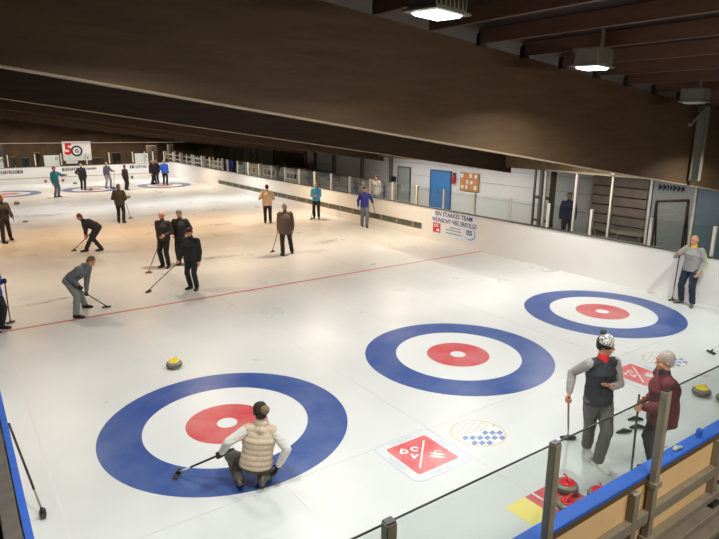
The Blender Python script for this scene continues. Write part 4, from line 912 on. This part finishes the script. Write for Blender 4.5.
def broom(label, headp, through, L=1.22, shaft=(40, 40, 42), shaft2=None, head=(26, 26, 28), yaw=0.0, hw=.105):
    h = at(headp[0], headp[1], z=.02) if len(headp) == 2 else V(headp); h.z = .02
    r = empty('curling_broom', (h.x, h.y, 0), 0); tag(r, label, 'curling broom'); d = (through-h).normalized(); top = h+d*L-V((h.x, h.y, 0)); base = V((0, 0, .045))
    sh2 = shaft2 or shaft; mid = base.lerp(top, .25)
    MB().tube(base, mid, .0125, n=12).build('lower_shaft', mat('shaft_%d_%d_%d' % sh2, sh2, .35), r, smooth=True); MB().tube(mid, top, .0135, n=12).build('shaft', mat('shaft_%d_%d_%d' % shaft, shaft, .4), r, smooth=True)
    MB().ell(top, (.0155,)*3, None, 10, 6).build('end_cap', mat('shaft_%d_%d_%d' % (30, 30, 32), (30, 30, 32), .4), r, smooth=True)
    u = V((math.cos(yaw), math.sin(yaw), 0)); w_ = V((-u.y, u.x, 0)); pts = [u*(hw*math.copysign(abs(math.cos(a))**.6, math.cos(a)))+w_*(.036*math.copysign(abs(math.sin(a))**.7, math.sin(a))) for a in [2*PI*j/24 for j in range(24)]]
    hm = mat('broomhead_%d_%d_%d' % head, head, .6)
    MB().prism([p+V((0, 0, .024)) for p in pts], (0, 0, .018)).build('broom_head', hm, r, bevel=.004); MB().prism([p*.9+V((0, 0, .0045)) for p in pts], (0, 0, .02)).build('sweeping_pad', mat('pad_grey', (120, 116, 110) if sum(head) < 200 else (90, 80, 76), .9), r)
    MB().loft([(0, 0, .045), d*.05+V((0, 0, .045))], [.022, .017], n=10).build('socket', hm, r, smooth=True)
    return r
def dirv(headp, through): h = at(headp[0], headp[1], z=.02) if len(headp) == 2 else V(headp); return (through-h).normalized()

BLK = (30, 31, 35)
def nordic():
    m = mat('nordic_knit', (215, 212, 208), .9); nt = m.node_tree; N = nt.nodes; L = nt.links
    tc = N.new('ShaderNodeTexCoord'); mp = N.new('ShaderNodeMapping'); mp.inputs['Scale'].default_value = (1, 1, 1.1); v = N.new('ShaderNodeTexVoronoi'); v.inputs['Scale'].default_value = 42; v.distance = 'MANHATTAN'
    L.new(tc.outputs['Object'], mp.inputs[0]); L.new(mp.outputs[0], v.inputs[0]); r = N.new('ShaderNodeValToRGB'); r.color_ramp.interpolation = 'CONSTANT'
    r.color_ramp.elements[0].color = (*lin((32, 32, 34)), 1); r.color_ramp.elements[1].position = .6; r.color_ramp.elements[1].color = (*lin((214, 212, 208)), 1)
    L.new(v.outputs['Distance'], r.inputs[0]); L.new(r.outputs[0], N['Principled BSDF'].inputs['Base Color']); return m
NORDIC = nordic()
# 1 kneeling woman
g = at(253, 486, z=0); g.z = 0
hnd = atd(220, 455, g, .02); bh = (177.5, 474.5)
k1 = person('person in beige quilted vest and dark pompom hat crouching on the nearest rings', (253, 486), 22, H=1.66,
    pelvis=(256, 463, .02), neck=(262, 418, .12), head_yaw=-8, head_pitch=-12, feet=[('l', -.17, -.02, .13, .0, .8, -.55), ('l', .12, -.10, .15, .0, .7, -.75)], kneeL=(-.35, 1, .35), kneeR=(.25, 1, -.1),
    handL=(220, 455, .0), elbL=(-1, -.4, -.5), handR=(276, 470, -.02), elbR=(.6, -.5, 0), hood=True, shaftL=dirv(bh, hnd), top=(186, 168, 146), sleeve_rgb=(196, 192, 188), pants=(82, 76, 68), shoes=(84, 76, 64), hem=.02, bulk=.05,
    quilt=.075, gloves=(24, 24, 27), hair=dict(rgb=(40, 30, 26)), hat=dict(kind='knit', rgb=(34, 30, 32), brim=(30, 26, 28), prgb=(122, 98, 76), pom=(.045, -.105, .06), pr=.06), voxel=.009, detail=True)
broom('black broom with short white lower shaft in the hand of the crouching player', bh, k1['GL'], L=1.0, shaft=(30, 30, 32), shaft2=(196, 192, 186), yaw=.9)
# 2 man in vest
g = at(591, 462, z=0); g.z = 0; rp_ = atd(568.5, 399, g, .05); bh = at(568, 438, z=.02)
p2 = person('person in black padded vest with red collar and patterned pompom hat talking, one palm open', (591, 462), 203, H=1.83,
    lean=0, head_yaw=-42, head_pitch=-4, feet=[(597, 467, -8), (586, 452, 16)], handL=(609, 388, -.22), elbL=(-1, -.5, -.6), handR=(568.5, 399, .0), elbR=(.15, -1, -.2),
    shaftR=dirv((568, 438), atd(568.5, 399, g, .0)), palmL=(.75, .35, .35, -.25, .2, -1, .2, .9, .3), top=(40, 44, 50), vest=True, sleeve_rgb=(150, 148, 146), pants=(92, 92, 90), shoes=(206, 204, 200), sole=(220, 218, 214), collar=(206, 44, 50), bulk=.03, hem=.08,
    hair=dict(rgb=(60, 50, 44)), hat=dict(kind='knit', rgb=(201, 200, 200), brim=(24, 24, 26), prgb=(70, 70, 70), pom=(.0, -.055, .165), pr=.036, mat=NORDIC), voxel=.009, detail=True, skin=1)
broom('grey shafted broom standing beside the man in the black vest', (568, 438), p2['GR'], L=1.15, shaft=(120, 104, 100), shaft2=(150, 148, 146), yaw=-.6, hw=.12)
# 3 man in maroon
p3 = person('grey haired person in maroon fleece beyond the near boards, holding a dark broom', (4.02, -4.44), 318, ground=True, H=1.74, lean=5, head_yaw=-2, head_pitch=-6,
    handL=(638, 407, -.1), elbL=(-.2, -.5, -1), handR=('l', .2, .2, .95), shaftL=(0, 0, 1), top=(98, 42, 46), pants=(44, 44, 48), collar=(48, 46, 52), hair=dict(rgb=(158, 152, 146), big=.006), voxel=.009, detail=True, bulk=.065, hem=.14)
bp = p3['GL']; broom('dark broom held upright by the man in maroon', (bp.x+.01, bp.y-.02, .02), bp, L=1.17, shaft=(58, 62, 66), yaw=.2)
# 4 grey sweater by the boards
g = V((11.9, -.86, 0)); bh = (672, 300)
p4 = person('person in grey sweater with lime shoulder stripes and navy jeans standing by the right boards', (11.9, -.86), 268, ground=True, H=1.80, head_yaw=14, head_pitch=-8,
    handR=(680, 253, -.12), elbR=(.7, -.6, -.6), handL=('l', -.24, .16, .84), shaftR=dirv(bh, atd(680, 253, g, -.12)), top=(150, 150, 148), pants=(36, 44, 66), shoes=(96, 94, 92), collar=(226, 176, 50), trim=(206, 226, 60), hair=dict(rgb=(150, 130, 112), bald=True), voxel=.010, detail=True, bulk=.03, hem=.07, stance=.12, feet=[('l', -.16, .05, .085, -.3, 1, 0), ('l', .15, -.05, .085, .5, 1, 0)])
broom('black broom leaning from the hand of the man in the grey sweater', bh, p4['GR'], L=1.36, shaft=(36, 36, 38), shaft2=(150, 150, 150), yaw=-.5)
# 5 bent sweeper in grey
g = at(79, 314, z=0); bh = (106.5, 307); g.z = 0
hl = atd(86, 294, g, 0)
p5 = person('person in grey hooded jacket and grey trousers bending over to sweep by the red line', (79, 314), 128, H=1.76, pelvis=(70, 279, 0), neck=(84.5, 269, 0), head_yaw=-14, head_pitch=-42,
    feet=[(85, 307.5, 0), (76.5, 318, 0)], handL=(86, 294, 0), handR=(80.5, 287.5, -.1), elbL=(0, -.3, -1), elbR=(.3, -.8, -.3), shaftL=dirv(bh, hl), shaftR=dirv(bh, hl), top=(92, 98, 104), pants=(118, 122, 122), hair=dict(rgb=(110, 84, 66)), hood=True, voxel=.012, bulk=.03, hem=.1, gloves=(34, 34, 38))
broom('dark broom of the bent sweeper in grey', bh, p5['GL'], L=1.15, shaft=(48, 40, 38), yaw=-.2)
# 6-8 trio
g = at(166, 268, z=0); bh = (148.5, 272.5)
p6 = person('bald person in dark jacket, leftmost of the three standing together, with red headed broom', (166, 267), 225, H=1.78, head_yaw=12, head_pitch=-14, handR=(159.5, 246, -.05), handL=('l', -.12, .26, 1.0), shaftR=dirv(bh, atd(159.5, 246, g, -.05)), top=(44, 36, 36), pants=(34, 30, 34), hair=dict(rgb=(120, 96, 80), bald=True), bulk=0.048, hem=.08)
broom('broom with red head and reddish shaft of the bald man in the trio', bh, p6['GR'], L=1.2, shaft=(120, 64, 60), head=(150, 52, 50), yaw=-.3)
p7 = person('person in dark jacket and grey flat cap standing in the middle of the trio', (183, 264.5), 215, H=1.78, head_yaw=8, head_pitch=-16, handR=('l', .22, .14, .95), handL=('l', -.2, .14, .92), top=(36, 36, 38), pants=(40, 44, 56), hair=dict(rgb=(110, 104, 98)), hat=dict(kind='cap', rgb=(108, 106, 102)), bulk=0.048, hem=.12)
g = at(193, 290, z=0); bh = (148.5, 291.5); hr = atd(173, 268.5, g, -.05)
p8 = person('person in black jacket and dark red cap, nearest of the trio', (194, 289), 232, H=1.72, head_yaw=14, head_pitch=-18, handR=(178, 263, -.1), elbR=(.4, -.4, -1), shaftR=dirv(bh, hr), top=(28, 30, 34), pants=(30, 30, 34), hair=dict(rgb=(90, 80, 74)), hat=dict(kind='cap', rgb=(74, 40, 40)), bulk=0.063, hem=.1)
broom('long grey shafted broom stretched out by the nearest man of the trio', bh, p8['GR'], L=1.35, shaft=(110, 104, 100), shaft2=(60, 56, 56), yaw=.5)
# 9 brown coat
g = at(287, 255, z=0); bh = (272.5, 251.5)
p9 = person('grey haired person in brown coat seen from behind in the middle of the ice', (286, 254.5), 20, H=1.78, head_yaw=-10, head_pitch=-22, handL=(277.5, 239, .25), shaftL=dirv(bh, atd(277.5, 239, g, .25)), feet=[(283, 256, -15), (292, 253.5, 15)], top=(96, 76, 66), pants=(34, 32, 36), hair=dict(rgb=(136, 130, 124)), bulk=0.068, hem=.2)
broom('dark broom beside the person in the brown coat', bh, p9['GL'], L=1.1, shaft=(50, 44, 44), yaw=.3)
# 10 beige
p10 = person('dark haired person in beige jacket seen from behind, left of the brown coated one', (268, 223), 25, H=1.74, head_pitch=-15, handL=('l', -.24, .22, 1.12), handR=('l', .16, .25, 1.1), top=(206, 182, 156), pants=(36, 28, 32), hair=dict(rgb=(40, 32, 30)), bulk=0.068, hem=.1)
# 11 light blue
bh = (311.5, 219)
p11 = person('blond person in light blue jacket and black trousers with both hands together', (316.5, 218), 215, H=1.70, head_pitch=-5, handL=('l', -.02, .24, 1.12), handR=('l', .06, .24, 1.1), top=(64, 158, 206), pants=(30, 30, 36), hair=dict(rgb=(178, 150, 110)), bulk=.035, hem=.08)
g = at(311.5, 219, z=0); broom('thin broom standing in front of the person in light blue', bh, p11['GR'], L=1.15, shaft=(60, 54, 54), yaw=.2)
# 12 royal blue
p12 = person('person in royal blue pullover and grey jeans walking along the right boards', (364.5, 226.5), 205, H=1.76, head_yaw=10, handL=('l', -.34, .16, .98), handR=('l', .28, .05, .82), elbR=(.3, -1, 0), feet=[('l', -.07, .16, .085, 0, 1, 0), ('l', .08, -.2, .085, 0, 1, 0)], top=(38, 46, 130), pants=(106, 112, 128), hair=dict(rgb=(70, 50, 44)), hat=dict(kind='cap', rgb=(58, 46, 56)), bulk=.03)
broom('dark broom at the right hand side of the person in royal blue', (377.5, 224.5), p12['GL'], L=1.15, shaft=(70, 56, 50), yaw=.2)
# 13 bent dark
g = at(93, 250, z=0); bh = (74, 250.5); h_ = atd(85.5, 236, g, -.1)
p13 = person('person in dark jacket with white patch bending forward with legs apart to sweep', (94, 250), 262, H=1.76, pelvis=(97, 227, 0), neck=(84.5, 221.5, 0), head_yaw=22, head_pitch=-40, feet=[(86.5, 251.5, 0), (101.5, 250.5, 0)], handL=(86.5, 239, -.05), handR=(85.5, 236, -.15), elbL=(-.3, -.5, -1), elbR=(.5, 0, -1),
    shaftL=dirv(bh, h_), shaftR=dirv(bh, h_), top=(38, 38, 44), pants=(34, 34, 40), hair=dict(rgb=(110, 70, 50)), bulk=0.048, hem=.06)
broom('dark broom of the bending person in dark jacket', bh, p13['GL'], L=1.15, shaft=(70, 50, 44), yaw=.4)
# 14 dark from behind
bh = (130.5, 218)
p14 = person('person in dark jacket seen from behind, alone between the far rings and the trio', (121.5, 223), 28, H=1.76, head_pitch=-12, handR=('l', .16, .3, 1.0), handL=('l', -.16, .28, 1.05), top=(52, 46, 48), pants=(34, 32, 36), hair=dict(rgb=(96, 72, 60)), bulk=0.058, hem=.1)
broom('thin broom slanting right of the person in dark seen from behind', bh, p14['GR'], L=1.1, shaft=(96, 76, 70), yaw=.3)
# 15 left man
g = at(7, 241, z=0); g.z = 0
p15 = person('red faced person in dark grey jacket stretching one arm at the left edge', (6.5, 241.5), 150, H=1.76, head_yaw=-12, head_pitch=-8, feet=[(11, 239.5, 10), (4, 243.5, -10)], handL=(14, 220, -.1), handR=('l', .24, .05, .9), top=(56, 54, 56), pants=(38, 36, 40), hair=dict(rgb=(90, 60, 48)), bulk=0.058, hem=.08, elbL=(-.5, -.3, -1), skin=1)
broom('dark broom on the ice in front of the red faced person at the left', (25.5, 221.5), p15['GL'], L=1.1, shaft=(140, 126, 112), yaw=.2)
# 16 blue left edge
g = at(-6, 328, z=0); bh = (10.5, 322.5)
p16 = person('person in bright blue jacket mostly cut off by the left edge, gripping a broom', (-2, 330.5), 130, H=1.70, head_yaw=0, handL=(4.5, 281, -.05), handR=('l', .2, .2, .95), gloves=(26, 28, 32), shaftL=dirv(bh, atd(4.5, 281, g, -.05)), top=(36, 84, 186), pants=(30, 32, 40), hair=dict(rgb=(60, 50, 44)), bulk=.05, hem=.12)
broom('black broom held at the left edge by the person in bright blue', bh, p16['GL'], L=1.2, shaft=(40, 34, 36), yaw=.4)
# 17-23 far players
p17 = person('person in teal jacket and red cap pointing to the right near the far end', (57, 197), 140, H=1.82, voxel=.018, handL=('l', -.35, .5, 1.25), top=(34, 118, 130), pants=(104, 108, 120), hat=dict(kind='cap', rgb=(160, 40, 50)), hair=dict(rgb=(90, 60, 50)), bulk=.06, hem=.1)
p18 = person('pale haired person in black jacket and shorts length coat standing in far middle rings', (83.5, 190), 30, H=1.74, voxel=.018, top=(28, 30, 36), pants=(34, 30, 34), hair=dict(rgb=(196, 180, 150)), bulk=.06, hem=.22, handL=('l', -.3, .15, 1.0))
p19 = person('person in grey blue top and light jeans at the edge of the far middle rings', (108.5, 188), 150, H=1.78, voxel=.018, top=(84, 88, 104), pants=(150, 150, 160), hair=dict(rgb=(150, 130, 100)), bulk=.03, feet=[('l', -.22, 0, .085, 0, 1, 0), ('l', .2, 0, .085, 0, 1, 0)], handL=('l', -.3, .35, 1.1))
broom('thin dark broom of the distant person in light jeans', (114, 188.5), p19['GL'], L=1.1, shaft=(110, 80, 60), yaw=.2)
p20 = person('slim dark clad person right of the one in light jeans, far down the ice', (126.5, 190), 60, H=1.66, voxel=.018, top=(50, 36, 46), pants=(40, 30, 42), hair=dict(rgb=(50, 36, 34)), bulk=.02)
p21 = person('person in black, left one of the black clad pair in the far right rings', (152.5, 184.5), 120, H=1.8, voxel=.018, top=(26, 26, 32), pants=(28, 28, 34), hair=dict(rgb=(110, 84, 70)), bulk=.06, hem=.1)
p22 = person('person in black, right one of the black clad pair in the far right rings', (157.5, 183.2), 230, H=1.74, voxel=.018, top=(30, 30, 40), pants=(34, 34, 44), hair=dict(rgb=(130, 120, 112)), bulk=.05, hem=.1)
p23 = person('person in bright blue jacket and black trousers in the far right rings', (165.5, 185), 35, H=1.8, voxel=.018, top=(36, 96, 206), pants=(28, 28, 34), hair=dict(rgb=(170, 160, 150)), bulk=.06, hem=.08, handL=('l', -.15, .3, 1.0))
# spectators in the walkway and a reflected figure
p24 = person('spectator with red scarf and dark hat leaning on the walkway handrail', (15.25, 16.9), 250, ground=True, H=1.80, voxel=.016, top=(176, 164, 152), collar=(176, 40, 44), pants=(120, 116, 112), hair=dict(rgb=(40, 30, 30)), hat=dict(kind='cap', rgb=(60, 34, 34)), bulk=.05, hem=.2)
p25 = person('spectator in grey coat standing behind the boards left of the one with red scarf', (14.5, 17.0), 250, ground=True, H=1.5, voxel=.016, top=(92, 92, 94), pants=(60, 60, 66), hair=dict(rgb=(80, 76, 72)), bulk=.05, hem=.2)
p26 = person('spectator in black behind the far right boards, left of the dark blue one', (14.0, 33.6), 240, ground=True, H=1.66, voxel=.018, top=(34, 26, 34), pants=(30, 26, 30), hair=dict(rgb=(40, 30, 30)), bulk=.06, hem=.15)
p27 = person('spectator in dark blue jacket behind the far right boards', (13.4, 30.2), 240, ground=True, H=1.66, voxel=.018, top=(30, 44, 86), pants=(26, 26, 34), hair=dict(rgb=(40, 34, 34)), bulk=.07, hem=.15)
p28 = person('reflection of a person in dark blue, modelled as a figure behind the tall glass', (at(570, 190, X=16.2).x, at(570, 190, X=16.2).y), 230, ground=True, H=1.9, voxel=.014, top=(52, 66, 96), pants=(40, 44, 58), hair=dict(rgb=(50, 44, 42)), bulk=.05, hem=.1)  # reflection in the glass, built as a solid figure
# player cut off at the right edge
g = at(727, 392, z=0); bh = (711, 352.5)
p29 = person('person in red jacket almost wholly cut off at the right edge, crouching by yellow stones', (772, 418), 320, H=1.72, pelvis_z=.42, lean=25, head_yaw=0, feet=[('l', -.14, .05, .085, 0, 1, 0), ('l', .14, -.12, .085, 0, 1, 0)], handL=('l', -.1, .5, .7), handR=('l', .15, .5, .7), top=(196, 40, 60), pants=(34, 34, 40), hair=dict(rgb=(60, 50, 44)), bulk=.04)
h_ = at(711, 352.5, z=.02); broom('black broom head with pale shaft lying on the ice at the right edge', bh, h_+V((.9, -.05, .45)), L=1.2, shaft=(206, 206, 204), yaw=1.2)
# broom leaning on the left boards
hb = at(43, 514, z=.02); tp_ = at(9, 424, X=XL+.03)
broom('black broom leaning alone against the left boards at the bottom left', (43, 514), tp_, L=(tp_-hb).length, shaft=(34, 32, 32), shaft2=(130, 126, 120), yaw=1.5, hw=.1)
# small dark bottle-like clips resting on the blue cap
p = at(592, 0, z=0)
c1 = V((3.22, YN-.01, 1.1155)); f = MB().box((-.03, -.025, 0), (.03, .025, .09)).box((-.012, -.01, .09), (.012, .01, .105)); q1 = at(699.5, 424, Y=YN)
tag(f.build('cap_block', mat('cap_block_blue', (50, 104, 196), .4), bevel=.005), 'small upright blue block standing on the blue cap at the right', 'block').location = (q1.x, YN-.01, 1.115)
q1 = at(677, 443, Y=YN); f = MB().loft([(-.06, 0, .014), (0, .01, .02), (.06, -.01, .014)], [(.02, .012), (.03, .018), (.02, .012)], side=(0, 1, 0), n=10)
tag(f.build('crumpled_cloth', mat('cloth_pale', (170, 176, 168), .8), smooth=True), 'small crumpled pale cloth lying on the blue cap', 'cloth').location = (q1.x, YN-.01, 1.115)

bpy.data.scenes.remove(TMP)
